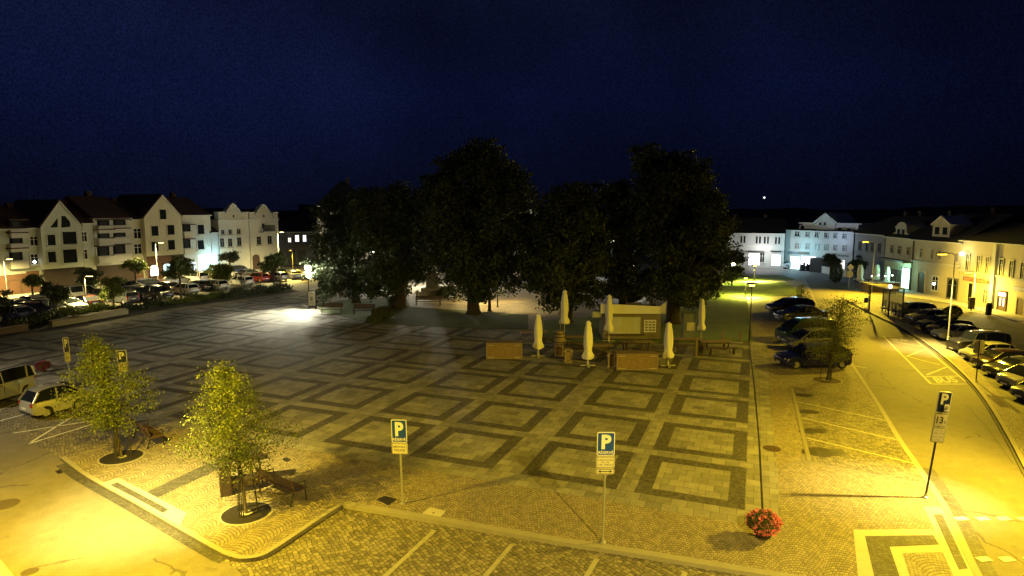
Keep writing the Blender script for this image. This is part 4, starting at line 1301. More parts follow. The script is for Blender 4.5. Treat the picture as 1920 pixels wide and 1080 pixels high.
def win(t, fac, cx, cy, w, h, frame=None, pane=None, arch_=False, cross=True, sill=True, name='window', sur=None, d=0.0):
    ua, _ = fac.uz(cx-w/2, cy); ub, _ = fac.uz(cx+w/2, cy); _, za = fac.uz(cx, cy+h/2); _, zb = fac.uz(cx, cy-h/2)
    fr = frame or M['white_p']
    g = .11
    # frame ring (surround)
    mb = MB()
    fac.box(mb, ua-g, ua, d, d+.09, za-g, zb+g); fac.box(mb, ub, ub+g, d, d+.09, za-g, zb+g)
    if ua > ub: ua, ub = ub, ua
    fac.box(mb, ua+.002, ub-.002, d, d+.088, zb, zb+g); fac.box(mb, ua+.002, ub-.002, d, d+.088, za-g, za)
    o = mb.build(name, sur or fr, t)
    if arch_:
        n = 8; c_ = (ua+ub)/2; r = (ub-ua)/2
        pts = [(ua, za), (ub, za)]+[(c_+r*math.cos(i*PI/n), zb-r*.7+r*.7*math.sin(i*PI/n)) for i in range(n+1)]
        mb = MB(); fac.prism(mb, pts, d-.02, d+.03); mb.build('pane', pane or M['pane'], o)
        mb = MB()
        for sg in (0, 1):
            q = [(ua if sg == 0 else ub, zb)]+[(c_+(-1 if sg == 0 else 1)*r*math.cos(i*PI/2/4), zb-r*.7+r*.7*math.sin(i*PI/2/4)) for i in range(5)]
            fac.prism(mb, q, d, d+.05)
        mb.build('spandrel', sur or fr, o)
    else:
        mb = MB(); fac.box(mb, ua, ub, d-.02, d+.025, za, zb); mb.build('pane', pane or M['pane'], o)
    if cross:
        mb = MB(); c_ = (ua+ub)/2
        fac.box(mb, c_-.035, c_+.035, d+.026, d+.06, za, zb)
        fac.box(mb, ua, ub, d+.026, d+.055, zb-(zb-za)*.32-.03, zb-(zb-za)*.32+.03)
        mb.build('glazing_bars', fr, o)
    if sill:
        mb = MB(); fac.box(mb, ua-.16, ub+.16, d, d+.17, za-g-.08, za-g-.003); mb.build('sill', fr, o)
    return o

FM = dict(grey=facade_mat('grey_green_plaster', (.44, .47, .41)), yel=facade_mat('yellow_plaster', (.52, .49, .34)), pale=facade_mat('pale_plaster', (.48, .47, .44)),
          cream=facade_mat('cream_plaster', (.54, .52, .43)), white=facade_mat('white_facade', (.50, .50, .47)), ochre=facade_mat('ochre_plaster', (.46, .41, .29)),
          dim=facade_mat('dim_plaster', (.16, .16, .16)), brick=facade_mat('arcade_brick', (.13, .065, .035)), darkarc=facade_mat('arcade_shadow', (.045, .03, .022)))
glow_w = emit('shop_glow_white', (1, .93, .98), 3.2)
glow_c = emit('shop_glow_cyan', (.50, .86, 1.0), 3.0)
glow_s = emit('shop_glow_soft', (1, .95, .85), 1.6)

# left row ------------------------------------------------------------
LF = Facade((-120, 569), (522, 502))
AG = 'terraced apartment houses on the left side of the square'
def storey_z(fac, x, y): return fac.uz(x, y)[1]
# leftmost balcony house
t, (u0, u1, ze) = house('balcony_house', 'leftmost apartment house with long dark balcony openings, cut by the left frame edge', LF, -90, 49, (432, 432), FM['grey'], group=AG, roofm=M['tile'], ridge=3.0)
def balconies(t, fac, cols, rows, lo, x0, x1):
    """cols: pixel spans of openings at column; rows: (y centre, height px) at the first column, slope px per px"""
    for (xa, xb) in cols:
        for (yc, hh, sl) in rows:
            y = yc+(xa-cols[0][0])*sl
            cxp = (xa+xb)/2
            ua = fac.uz(xa, y)[0]; ub = fac.uz(xb, y)[0]; za = fac.uz(cxp, y+hh/2)[1]; zb = fac.uz(cxp, y-hh/2)[1]
            mb = MB(); fac.box(mb, ua, ub, -.02, .03, za, zb); o = mb.build('balcony_opening', M['pane'], t)
            mb = MB(); fac.box(mb, ua+.3, ub-.3, .031, .05, za, zb-.15)
            mb.build('balcony_door', mat('balcony_glass', (.03, .03, .03), .4, .2, 3, spec=.05), o)
            mb = MB(); fac.box(mb, ua-.25, ub+.25, 0, .75, za-.95, za-.03); mb.build('parapet', lo, o)
            mb = MB(); fac.box(mb, ua-.3, ub+.3, 0, .85, zb+.02, zb+.16); mb.build('awning', M['tile'], o)
balconies(t, LF, ((-45, -12), (17, 42)), ((423, 17, -.02), (450, 19, -.05), (482, 21, -.08)), FM['pale'], 0, 0)
win(t, LF, 28, 540, 20, 28, frame=M['wood'], pane=M['pane'], name='door', cross=False, sill=False)
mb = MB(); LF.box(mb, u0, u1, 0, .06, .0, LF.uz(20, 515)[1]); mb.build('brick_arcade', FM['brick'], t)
# chimney mast
mb = MB(); p = LF.w((LF.uz(64, 410)[0]), -5, 0)
# narrow wing
t, _ = house('narrow_wing', 'narrow recessed wing with two white-framed windows left of the first gable', LF, 49.5, 74.5, (430, 429), FM['grey'], depth=9, group=AG, roofm=M['tile'], ridge=2.4)
win(t, LF, 63, 452, 13, 16); win(t, LF, 64, 486, 13, 18)
mb = MB(); LF.box(mb, LF.uz(50, 520)[0], LF.uz(74, 520)[0], 0, .05, 0, LF.uz(62, 508)[1]); mb.build('brick_base', FM['brick'], t)
MB().ico(LF.w(LF.uz(63, 491)[0], .2, LF.uz(63, 491)[1]), (.22, .1, .16), 1).build('window_light', emit('lamp_spot', (1, 1, .9), 6), t)

def gable_house(x0, x1, ye, apex, label, m, rows, tri=None, arcade=None, arc_y=None):
    t = thing('gabled_house', (0, 0, 0), label, 'building', AG)
    off = .9; LF.off = off
    u0, z0 = LF.uz(x0, ye[0]); u1, z1 = LF.uz(x1, ye[1]); ua, za = LF.uz(*apex); ze = (z0+z1)/2
    yb = LF.uz((x0+x1)/2, arc_y)[1]
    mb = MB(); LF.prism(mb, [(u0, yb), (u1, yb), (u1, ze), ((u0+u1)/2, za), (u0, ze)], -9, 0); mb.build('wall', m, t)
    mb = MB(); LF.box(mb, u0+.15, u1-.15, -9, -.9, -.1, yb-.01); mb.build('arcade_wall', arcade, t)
    mb = MB()
    uc = (u0+u1)/2
    for sa, sb in (((u0-.12, ze-.05), (uc, za+.10)), ((uc, za+.10), (u1+.12, ze-.05))):
        (p0, q0), (p1, q1) = sa, sb
        LF.prism(mb, [(p0, q0), (p1, q1), (p1, q1+.24), (p0, q0+.24)], -9.2, .12)
    mb.build('roof', M['tile'], t)
    mb = MB()
    for sa, sb in (((u0-.02, ze-.12), (uc, za-.02)), ((uc, za-.02), (u1+.02, ze-.12))):
        (p0, q0), (p1, q1) = sa, sb
        LF.prism(mb, [(p0, q0), (p1, q1), (p1, q1+.20), (p0, q0+.20)], .122, .17)
    mb.build('verge_board', M['white_p'], t)
    for (cx, cy, w, h) in rows: win(t, LF, cx, cy, w, h, frame=m, pane=M['pane'], cross=False)
    LF.off = 0
    return t
t = gable_house(76, 152, (430, 422), (112, 379), 'grey-green gabled house with split triangular attic windows', FM['grey'],
                [(96, 450, 15, 20), (130, 446, 26, 23), (97, 482, 15, 20), (131, 480, 26, 25)], arcade=FM['darkarc'], arc_y=503)
LF.off = .9
for pts in (((94, 427), (108, 426), (108, 409)), ((115, 427), (132, 425), (131, 416), (122, 405), (115, 405))):
    mb = MB(); LF.prism(mb, [LF.uz(*q) for q in pts], -.02, .03); mb.build('attic_window', M['pane'], t)
LF.off = 0
t, _ = house('narrow_wing', 'narrow dark wing between the grey gable and the second balcony block', LF, 152.5, 174, (421, 420), FM['grey'], depth=9, group=AG, roofm=M['tile'], ridge=2.4)
win(t, LF, 157, 444, 10, 17); win(t, LF, 158, 477, 10, 17)
t, (u0, u1, ze) = house('balcony_house', 'apartment block with two columns of red-awninged balconies between the two gables', LF, 174.5, 244, (412, 410), FM['pale'], group=AG, roofm=M['tile'], ridge=3.0)
balconies(t, LF, ((182, 205), (212, 235)), ((418 - 0, 10, -.03), (439, 15, -.08), (471, 17, -.12)), FM['pale'], 0, 0)
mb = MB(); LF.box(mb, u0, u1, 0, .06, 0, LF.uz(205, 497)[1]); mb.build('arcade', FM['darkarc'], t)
t, _ = house('narrow_wing', 'narrow wing with two dark windows left of the yellowish gable', LF, 244.5, 269.5, (414, 413), FM['yel'], depth=9, group=AG, roofm=M['tile'], ridge=2.4)
win(t, LF, 257, 438, 13, 18); win(t, LF, 258, 467, 13, 18)
mb = MB(); LF.box(mb, LF.uz(245, 510)[0], LF.uz(269, 510)[0], 0, .05, 0, LF.uz(257, 487)[1]); mb.build('brick_base', FM['brick'], t)
t = gable_house(270, 340, (410, 406), (305, 368), 'yellowish gabled house with a single attic window and bright arched shop windows', FM['yel'],
                [(305, 402, 12, 18), (290, 433, 13, 18), (320, 431, 13, 18), (290, 462, 13, 18), (321, 459, 13, 18)], arcade=FM['brick'], arc_y=479)
LF.off = -.0
win(t, LF, 289, 507, 15, 20, pane=glow_w, arch_=True, frame=M['tile'], name='shop_window')
win(t, LF, 313, 504, 15, 20, pane=emit('shop_glow_teal', (.45, .85, .95), 1.2), arch_=True, frame=M['tile'], name='shop_window')
LF.off = 0
t, (u0, u1, ze) = house('apartment_house', 'end apartment house with small balconies beside the cyan glow', LF, 340.5, 394, (406, 404), FM['cream'], group=AG, roofm=M['tile'], ridge=2.8)
balconies(t, LF, ((342, 357),), ((428, 12, 0), (457, 16, 0)), FM['cream'], 0, 0)
win(t, LF, 376, 430, 12, 17, frame=FM['cream'], cross=False); win(t, LF, 376, 459, 12, 17, frame=FM['cream'], cross=False)
mb = MB(); LF.box(mb, LF.uz(372, 490)[0], LF.uz(392, 490)[0], .0, .08, .2, LF.uz(382, 478)[1]); mb.build('lit_entrance', glow_c, t)
mb = MB(); LF.box(mb, LF.uz(342, 505)[0], LF.uz(368, 505)[0], .0, .06, 1.0, LF.uz(360, 492)[1]); mb.build('shop_window', emit('shop_glow_blue', (.5, .7, 1), 1.0), t)
light(LF.w(LF.uz(395, 482)[0], 1.6, LF.uz(395, 482)[1]), 420, CYAN, kind='POINT', rad=.3, name='cyan_entrance_light')
t, _ = house('link_building', 'low pale link washed by cyan light between the apartments and the baroque houses', LF, 394.5, 408, (438, 437), FM['white'], depth=8, group=AG)
mb = MB(); LF.box(mb, LF.uz(395.5, 490)[0], LF.uz(406, 490)[0], .0, .08, .2, LF.uz(400, 480)[1]); mb.build('lit_sign', emit('lit_sign_cyan', (.6, .9, 1), 4), t)

def baroque(x0, x1, ye, cx, top, shoulder, label, wins, arch_=None):
    t = thing('baroque_house', (0, 0, 0), label, 'building', 'twin baroque houses with curved gables')
    m = FM['cream']
    u0, z0 = LF.uz(x0, ye); u1, z1 = LF.uz(x1, ye); ze = (z0+z1)/2; uc = (u0+u1)/2
    zt = LF.uz(cx, top)[1]; W = (u1-u0)
    mb = MB(); LF.box(mb, u0, u1, -11, 0, -.1, ze); mb.build('wall', m, t)
    H = zt-ze
    half = [(.40, 0), (.37, .10), (.34, .16), (.325, .24), (.28, .34), (.235, .42), (.215, .54), (.185, .64), (.14, .72), (.12, .80), (.085, .90), (.04, .97), (0, 1.0)]
    pts = [(uc-W*a, ze+H*b) for a, b in half]+[(uc+W*a, ze+H*b) for a, b in half[-2::-1]]
    mb = MB(); LF.prism(mb, pts, -.6, 0); mb.build('curved_gable', m, t)
    mb = MB()
    for i in range(len(pts)-1):
        (a, b), (c2, d2) = pts[i], pts[i+1]
        LF.prism(mb, [(a, b-.02), (c2, d2-.02), (c2, d2+.14), (a, b+.14)], -.65, .10)
    mb.build('gable_coping', M['white_p'], t)
    mb = MB(); LF.box(mb, u0-.08, u1+.08, .0, .20, ze-.18, ze+.06); LF.box(mb, u0, u1, 0, .12, LF.uz(cx, ye+30)[1]-.1, LF.uz(cx, ye+30)[1]+.05)
    LF.box(mb, uc-W*.25, uc+W*.25, 0, .12, ze+H*.40, ze+H*.46)
    mb.build('cornice', M['white_p'], t)
    for k, u in enumerate((u0+.55, u1-.55)):
        mb = MB(); LF.box(mb, u-.5, u+.5, -.9, .05, ze+.07, ze+H*.42); LF.box(mb, u-.58, u+.58, -.98, .12, ze+H*.42, ze+H*.50)
        mb.build('pinnacle', m, t)
    mb = MB()
    a = [LF.w(u0+.2, -.7, ze), LF.w(uc, -.7, ze+H*.72), LF.w(u1-.2, -.7, ze)]; b = [LF.w(u0+.2, -11, ze), LF.w(uc, -11, ze+H*.72), LF.w(u1-.2, -11, ze)]
    mb.ring_loft([a, b]).build('roof', M['tile_d'], t)
    mb = MB(); LF.box(mb, uc-.14, uc+.14, .0, .05, ze+H*.14, ze+H*.30); mb.build('gable_slit', M['ink'], t)
    for w_ in wins: win(t, LF, *w_, frame=M['wood_g'], pane=M['pane'], sur=m)
    return t
t = baroque(409, 465.5, 412, 435, 382, 400, 'left baroque house with curved gable and six brown windows',
            [(417, 435, 6, 8), (431, 434.5, 6, 8), (447, 434, 7, 9), (416, 455, 8, 16), (431, 455, 8, 15), (448, 453, 8, 15)])
t = baroque(467, 521, 411, 496, 384, 400, 'right baroque house with curved gable, balcony and arched portal',
            [(485, 451, 8, 15), (505, 450, 8, 15)])
win(t, LF, 480, 491, 14, 28, pane=M['wood'], arch_=True, frame=M['wood'], name='portal', cross=False, sill=False, sur=FM['yel'])
win(t, LF, 493, 423.5, 5, 9, pane=M['pane'], cross=False, name='balcony_door')
mb = MB(); ua = LF.uz(486, 430)[0]; ub = LF.uz(508, 430)[0]; zz = LF.uz(497, 434)[1]
LF.box(mb, ua, ub, 0, 1.0, zz-.12, zz)
mb.build('balcony_floor', FM['pale'], t)
mb = MB()
for i in range(22):
    u = ua+(ub-ua)*i/21; LF.box(mb, u-.02, u+.02, .93, .97, zz+.003, zz+1.0)
LF.box(mb, ua, ub, .92, .98, zz+1.0, zz+1.06); mb.build('balcony_rail', M['pole_d'], t)

# dark low building right of them, and the big dark building behind the trees
DF = Facade((522, 497), (600, 495))
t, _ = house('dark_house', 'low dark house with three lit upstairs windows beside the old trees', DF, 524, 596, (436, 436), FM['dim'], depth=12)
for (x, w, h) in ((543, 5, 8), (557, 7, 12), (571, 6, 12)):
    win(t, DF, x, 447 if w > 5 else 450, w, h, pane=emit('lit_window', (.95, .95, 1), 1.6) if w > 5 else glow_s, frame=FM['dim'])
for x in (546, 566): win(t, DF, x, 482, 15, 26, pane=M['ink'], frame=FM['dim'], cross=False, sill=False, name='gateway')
BF = Facade((594, 508), (700, 505))
t, _ = house('corner_house', 'tall pale house with dark roof mostly hidden behind the leftmost old tree', BF, 595, 700, (386, 386), FM['pale'], depth=14, roof='dark', ridge=4.2, hip=4)
for x in (612, 640, 668):
    for y in (410, 440, 470): win(t, BF, x, y, 10, 17, frame=FM['pale'])
CF = Facade((860, 506), (1010, 506))
t, _ = house('town_hall', 'pale house with reddish roof glimpsed through the upper leaves of the tallest tree', CF, 900, 1010, (395, 395), FM['cream'], depth=12, roofm=M['tile'], ridge=3.5)
for x in (925, 950, 975, 1000):
    for y in (415, 445, 475): win(t, CF, x, y, 9, 15, frame=FM['cream'])
light(CF.w(CF.uz(960, 460)[0], 10, 5), 2500, (1, .85, .6), kind='POINT', rad=.3, name='back_street_light')

# right side ------------------------------------------------------------
RA = Facade((1330, 499), (1473, 504))
RGp = 'old houses along the right side of the square'
t, (u0, u1, ze) = house('shop_house', 'low white house with glowing shop windows, leftmost on the right side', RA, 1330, 1472, (436, 441), FM['white'], group=RGp)
for x in (1393, 1422, 1437, 1458):
    for dx in (-3, 3): win(t, RA, x+dx, 449+(x-1393)*.03, 3.4, 13, frame=FM['white'], cross=False)
mb = MB(); RA.box(mb, u0, u1, 0, .1, RA.uz(1420, 461)[1]-.1, RA.uz(1420, 461)[1]+.08); mb.build('string_course', M['white_p'], t)
win(t, RA, 1389, 484, 10, 20, pane=M['pane'], cross=False, sill=False, name='gate')
for (xa, xb, ya, yb_) in ((1404, 1424, 475, 497), (1447, 1463, 478, 498)):
    win(t, RA, (xa+xb)/2, (ya+yb_)/2, xb-xa, yb_-ya, pane=glow_w, cross=False, sill=False, name='shop_window')
win(t, RA, 1429, 483, 8, 17, pane=M['pane'], name='shop_window')
for x, w in ((1418, 30), (1455, 20)):
    ua = RA.uz(x-w/2, 470)[0]; ub = RA.uz(x+w/2, 470)[0]; z_ = RA.uz(x, 472)[1]
    mb = MB(); RA.box(mb, ua, ub, 0, .9, z_, z_+.18); mb.build('canopy', M['pole_d'], t)
light(RA.w(RA.uz(1430, 485)[0], 2.5, 3.2), 500, (1, .97, .95), kind='POINT', rad=.4, name='shop_light')
RB = Facade((1473, 503), (1603, 515))
t, (u0, u1, ze) = house('three_storey_house', 'white three-storey house with central gable, bathed in blue-white light', RB, 1474, 1601, (431, 438), FM['white'], group=RGp, depth=11, ridge=1.2)
for i, x in enumerate((1495, 1514, 1531.5, 1549, 1566, 1583)):
    w = 8.5 if i == 0 else 6
    win(t, RB, x, 438.5+i*.9, w, 9, frame=FM['white']); win(t, RB, x, 461.5+i*.8, w, 10, frame=FM['white'], pane=M['pane_b'])
mb = MB(); z_ = RB.uz(1540, 471)[1]; RB.box(mb, u0, u1, 0, .14, z_-.08, z_+.1); mb.build('string_course', M['white_p'], t)
# roof storey and gable
ua, ub = RB.uz(1491, 430)[0], RB.uz(1602, 436)[0]; zt = RB.uz(1510, 419.5)[1]
mb = MB(); RB.prism(mb, [(ua, ze+.16), (ub, ze+.16), (ub-.0, zt), (ua+.8, zt), (ua, zt-.7)], -6, -.9); mb.build('roof_storey', FM['pale'], t)
g0, g1 = RB.uz(1524, 420)[0], RB.uz(1561, 423)[0]; ga = RB.uz(1543, 402)[1]
mb = MB(); RB.prism(mb, [(g0, zt-1), (g1, zt-1), (g1, zt+.05), ((g0+g1)/2, ga), (g0, zt+.05)], -6, -.6); mb.build('gable', FM['white'], t)
mb = MB()
for (p0, q0), (p1, q1) in (((g0-.3, zt), ((g0+g1)/2, ga)), (((g0+g1)/2, ga), (g1+.3, zt))): RB.prism(mb, [(p0, q0), (p1, q1), (p1, q1+.28), (p0, q0+.28)], -6.1, -.5)
RB.box(mb, ua, g0-.2, -6.1, -.8, zt, zt+.18); RB.box(mb, g1+.2, ub+.5, -6.1, -.8, zt, zt+.18)
mb.build('white_coping', M['white_p'], t)
RB.off = -.9
for x, y in ((1505, 426), (1575, 430), (1592, 431)): win(t, RB, x, y, 7, 6, frame=FM['pale'], cross=False)
RB.off = -.6
for x in (1538, 1547): win(t, RB, x, 419.5, 4, 5, frame=FM['white'], cross=False)
RB.off = 0
for (xa, xb, ya, yb_, gm) in ((1482, 1500, 480, 503, glow_c), (1502, 1530, 480, 504, glow_w), (1575, 1584, 487, 512, glow_s)):
    win(t, RB, (xa+xb)/2, (ya+yb_)/2+1, xb-xa, yb_-ya, pane=gm, cross=False, sill=False, name='shop_window')
mb = MB(); RB.box(mb, RB.uz(1533, 500)[0], RB.uz(1556, 500)[0], 0, 2.0, 0, RB.uz(1540, 483)[1]); mb.build('dark_kiosk_wall', M['black'], t)
def sign_on(fac, t, body, xa, xb, yc, hpx, m, panel=None, d=.1, bold=.0, name='lettering'):
    ua, za = fac.uz(xa, yc+hpx/2); ub, _ = fac.uz(xb, yc+hpx/2); zc = fac.uz((xa+xb)/2, yc)[1]; hh = abs(fac.uz((xa+xb)/2, yc-hpx/2)[1]-fac.uz((xa+xb)/2, yc+hpx/2)[1])
    par = t
    if panel:
        mb = MB(); fac.box(mb, ua-.25, ub+.25, 0, d, zc-hh*.75, zc+hh*.75); par = mb.build('shop_sign', panel, t)
    if body:
        me = text_mesh(body, bold)
        flip = (fac.w(1, 0, 0)-fac.w(0, 0, 0)).cross(Vector((0, 0, 1))).dot(fac.n) < 0
        for v in me.vertices: v.co = fac.w(ua+(ub-ua)*v.co.x, d+.02, zc-hh/2+hh*v.co.y)
        me.materials.append(m); o = bpy.data.objects.new(name, me); COL.objects.link(o); o.parent = par
sign_on(RB, t, 'Cukrárna', 1566, 1592, 478.5, 5, M['ink'], bold=.01)
sign_on(RB, t, None, 1480, 1494, 474, 3, M['ink'], panel=mat('muted_sign', (.2, .25, .3), .6, .1, 3))
sign_on(RB, t, None, 1500, 1515, 474.5, 3, M['ink'], panel=M['pane_b'])
light(RB.w(RB.uz(1510, 490)[0], 3.0, 3.4), 520, CYAN, kind='POINT', rad=.4, name='shop_light')
light(RB.w(RB.uz(1580, 450)[0], 2.5, 5.5), 200, (.5, .65, 1), kind='POINT', rad=.3, name='shop_light')
RC = Facade((1603, 519), (1712, 547))
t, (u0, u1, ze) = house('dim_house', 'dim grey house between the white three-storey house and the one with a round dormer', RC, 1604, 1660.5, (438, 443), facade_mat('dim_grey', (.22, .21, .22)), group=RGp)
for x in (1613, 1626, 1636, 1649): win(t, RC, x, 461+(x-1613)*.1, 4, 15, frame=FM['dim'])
t, (u0, u1, ze) = house('dormer_house', 'house with round-topped dormer and glowing green doorway', RC, 1661.5, 1711.5, (445, 450), FM['ochre'], group=RGp, ridge=2.8)
for x in (1673, 1687, 1704): win(t, RC, x, 467+(x-1673)*.12, 5, 14, frame=FM['ochre'])
ga = RC.uz(1698, 519)
win(t, RC, 1698.5, 524, 15, 42, pane=emit('green_white_glow', (.55, 1.0, .78), 4.0), cross=False, sill=False, name='lit_doorway', frame=M['pole_d'])
win(t, RC, 1680, 520, 16, 26, pane=mat('terrace_glass', (.12, .10, .05), .3, .4, 2), name='shop_window', frame=M['wood'])
mb = MB(); RC.box(mb, u0, u1, 0, .9, RC.uz(1690, 489)[1]-.12, RC.uz(1690, 489)[1]+.12); mb.build('canopy', FM['dim'], t)
def dormer(t, fac, cx, ytop, ybot, wpx, m, round_=False, d=-.45):
    fac.off = d
    ua, za = fac.uz(cx-wpx/2, ybot); ub, _ = fac.uz(cx+wpx/2, ybot); zt = fac.uz(cx, ytop)[1]; H = zt-za; uc = (ua+ub)/2; W = ub-ua
    if round_:
        pts = [(ua-.3*W, za), (ub+.3*W, za), (ub+.22*W, za+.2*H), (ub, za+.3*H), (ub, za+.62*H)]+[(uc+W/2*math.cos(i*PI/8), za+.62*H+.38*H*math.sin(i*PI/8)) for i in range(1, 8)]+[(ua, za+.62*H), (ua, za+.3*H), (ua-.22*W, za+.2*H)]
    else:
        pts = [(ua, za), (ub, za), (ub, za+.6*H), (uc, zt), (ua, za+.6*H)]
    mb = MB(); fac.prism(mb, pts, -2.2, 0); o = mb.build('dormer', m, t)
    mb = MB()
    if not round_:
        for (p0, q0), (p1, q1) in (((ua-.2, za+.58*H), (uc, zt)), ((uc, zt), (ub+.2, za+.58*H))): fac.prism(mb, [(p0, q0), (p1, q1), (p1, q1+.18), (p0, q0+.18)], -2.3, .15)
    else: fac.box(mb, ua-.1, ub+.1, -.1, .12, za+.60*H, za+.66*H)
    mb.build('dormer_trim', M['white_p'], o)
    for k in (-1, 1): fac.box(MB_ := MB(), uc+k*W*.22-W*.12, uc+k*W*.22+W*.12, 0, .04, za+.14*H, za+.50*H).build('dormer_window', M['pane'], o)
    fac.off = 0
dormer(t, RC, 1689, 416, 443, 20, FM['ochre'], True)
RD = Facade((1712, 547), (1804, 567))
t, (u0, u1, ze) = house('dormer_house', 'plain plastered house with pointed dormer and three arched openings', RD, 1712.5, 1803.5, (450, 459), FM['ochre'], group=RGp, ridge=3.2)
for x in (1728.5, 1749, 1763, 1796): win(t, RD, x, 474+(x-1728)*.13, 4.5, 16, frame=FM['ochre'])
dormer(t, RD, 1764, 407, 444, 33, FM['ochre'])
win(t, RD, 1728, 529, 13, 40, pane=M['wood'], arch_=True, cross=False, sill=False, name='portal', frame=FM['ochre'])
win(t, RD, 1754, 531, 11, 26, arch_=True, name='arched_window', frame=FM['white'])
win(t, RD, 1786, 541, 17, 36, arch_=True, name='arched_window', frame=M['pane_b'])
mb = MB(); z_ = RD.uz(1750, 494)[1]; RD.box(mb, u0, u1, 0, .14, z_-.06, z_+.1); mb.build('string_course', FM['pale'], t)
MB().ico(RD.w(RD.uz(1755.5, 532)[0], .25, RD.uz(1755, 532)[1]), (.2, .1, .16), 1).build('wall_lamp', emit('lamp_spot', (1, 1, .9), 6), t)
mb = MB(); p0 = RD.w(RD.uz(1712, 500)[0]-.02, .12, 0); MB().tube([p0, p0+Vector((0, 0, ze))], .07, 8).build('downpipe', M['pole_d'], t)
RE = Facade((1804, 567), (1990, 611))
t, (u0, u1, ze) = house('corner_shop_house', 'long yellow-lit house with a red sign and tall double door at right', RE, 1804.5, 1985, (450, 481), FM['ochre'], group=RGp, ridge=2.0, z_eave=RE.uz(1850, 456)[1])
for x in (1815, 1835, 1852, 1878, 1897, 1918): win(t, RE, x, 492+(x-1815)*.15, 6, 30, frame=FM['yel'])
mb = MB(); z_ = RE.uz(1850, 515)[1]; RE.box(mb, u0, u1, 0, .14, z_-.06, z_+.08); mb.build('string_course', FM['pale'], t)
sign_on(RE, t, 'RESTAURACE', 1810, 1853, 525.5, 5, mat('dull_gold', (.5, .34, .14), .5, .2, 4), panel=mat('sign_red', (.24, .035, .025), .5, .2, 4), bold=.01)
sign_on(RE, t, None, 1905, 1925, 542, 5, M['ink'], panel=mat('sign_dark', (.045, .02, .02), .5, .2, 4))
win(t, RE, 1820, 548, 8, 34, pane=M['pane'], cross=False, sill=False, name='gateway', frame=FM['yel'])
win(t, RE, 1848, 556, 9, 25, pane=M['wood'], sill=False, name='door', frame=FM['yel'])
o = win(t, RE, 1879.5, 567, 15, 40, pane=M['wood'], sill=False, cross=False, name='door', frame=M['tile'])
mb = MB()
for k in (-1, 1):
    ua = RE.uz(1879.5+k*3.6-2.8, 552)[0]; ub = RE.uz(1879.5+k*3.6+2.8, 552)[0]
    RE.box(mb, ua, ub, .03, .06, RE.uz(1880, 555.5)[1], RE.uz(1880, 548.5)[1])
mb.build('transom_window', emit('transom_glow', (1, .96, 1), 2.2), o)
mb = MB()
for k in (-1, 1):
    ua = RE.uz(1879.5+k*3.2-1, 565)[0]; ub = RE.uz(1879.5+k*3.2+1, 565)[0]
    RE.box(mb, ua, ub, .03, .06, RE.uz(1880, 574)[1], RE.uz(1880, 559)[1])
mb.build('door_glass', glow_s, o)
win(t, RE, 1914, 575, 14, 34, pane=M['wood'], arch_=True, cross=False, sill=False, name='portal', frame=FM['ochre'])
mb = MB(); ua = RE.uz(1862, 560)[0]; RE.box(mb, ua-.25, ua+.25, 0, .30, 0, ze); mb.build('pilaster', FM['cream'], t)
MB().ico(RE.w(RE.uz(1813.5, 476)[0], .5, RE.uz(1813.5, 476)[1]), (.22, .22, .22), 2).build('wall_lamp', emit('lamp_spot', (1, 1, .9), 6), t)
light(RE.w(RE.uz(1868, 545)[0], 1.6, RE.uz(1868, 540)[1]), 420, (1, .82, .25), kind='POINT', rad=.15, name='door_light')
light(RE.w(RE.uz(1813, 478)[0], 1.2, RE.uz(1813, 478)[1]), 160, (1, .85, .4), kind='POINT', rad=.15, name='wall_light')
light(RC.w(RC.uz(1699, 525)[0], 1.2, 2.4), 260, (.4, 1, .75), kind='POINT', rad=.2, name='doorway_light')

# far skyline
rng = np.random.default_rng(5)
def ridge(px0, px1, y0, amp, dist, seed, m):
    r = np.random.default_rng(seed); n = 90; mb = MB(); top = []
    ph = r.uniform(0, 6, 5)
    for i in range(n+1):
        x = px0+(px1-px0)*i/n; f = i/n*9
        yy = y0-amp*(.5*math.sin(f+ph[0])+.3*math.sin(2.3*f+ph[1])+.2*math.sin(6.1*f+ph[2])+.15*r.normal())
        p = PD(x, yy, dist); top.append(p)
    for i in range(n):
        a, b = top[i], top[i+1]
        mb.quad((a.x*.8, a.y*.8, 0), (b.x*.8, b.y*.8, 0), b, a)
        mb.quad(a, b, (b.x*1.3, b.y*1.3, 0), (a.x*1.3, a.y*1.3, 0))
    o = mb.build('hills', m, smooth=None); o['kind'] = 'structure'
ridge(-900, 700, 390, 6, 420, 1, M['hill']); ridge(560, 2900, 388, 7, 380, 2, M['hill'])
# mast above the left roofs
t = thing('mast', P(178, 500, 0)+Vector((-12, 30, 0)), 'thin pale mast rising above the left roofs', 'mast')
q = t.location.copy(); zt = PD(177, 352, q.y).z
q.x = PD(177, 352, q.y).x; t.location = q
MB().tube([(0, 0, 0), (0, 0, zt)], [.16, .10], 8).build('pole', M['pole_w'], t)
mb = MB(); [mb.box((.35, 0, zt-1.0-k*.7), (.6, .05, .06)) for k in range(5)]; mb.build('antenna_bars', M['pole_w'], t)
t = thing('beacon_mast', PD(1433, 372, 330).xyz*Vector((1, 1, 0)) if False else Vector((PD(1433, 372, 330).x, 330, 0)), 'distant mast with a small white light on the dark ridge', 'mast')
zt = PD(1433, 372, 330).z
MB().tube([(0, 0, 0), (0, 0, zt)], [.3, .12], 6).build('pole', M['pole_d'], t)
MB().ico((0, 0, zt+.4), .55, 1).build('beacon', emit('beacon_glow', (.9, .9, 1), 2), t)
t = thing('aerial', Vector((PD(65, 380, 90).x, 90, 0)), 'roof aerial with small bluish glints above the leftmost house', 'aerial')
zt = PD(65, 364, 90).z
MB().tube([(0, 0, 6), (0, 0, zt)], .06, 6).build('pole', M['steel'], t)
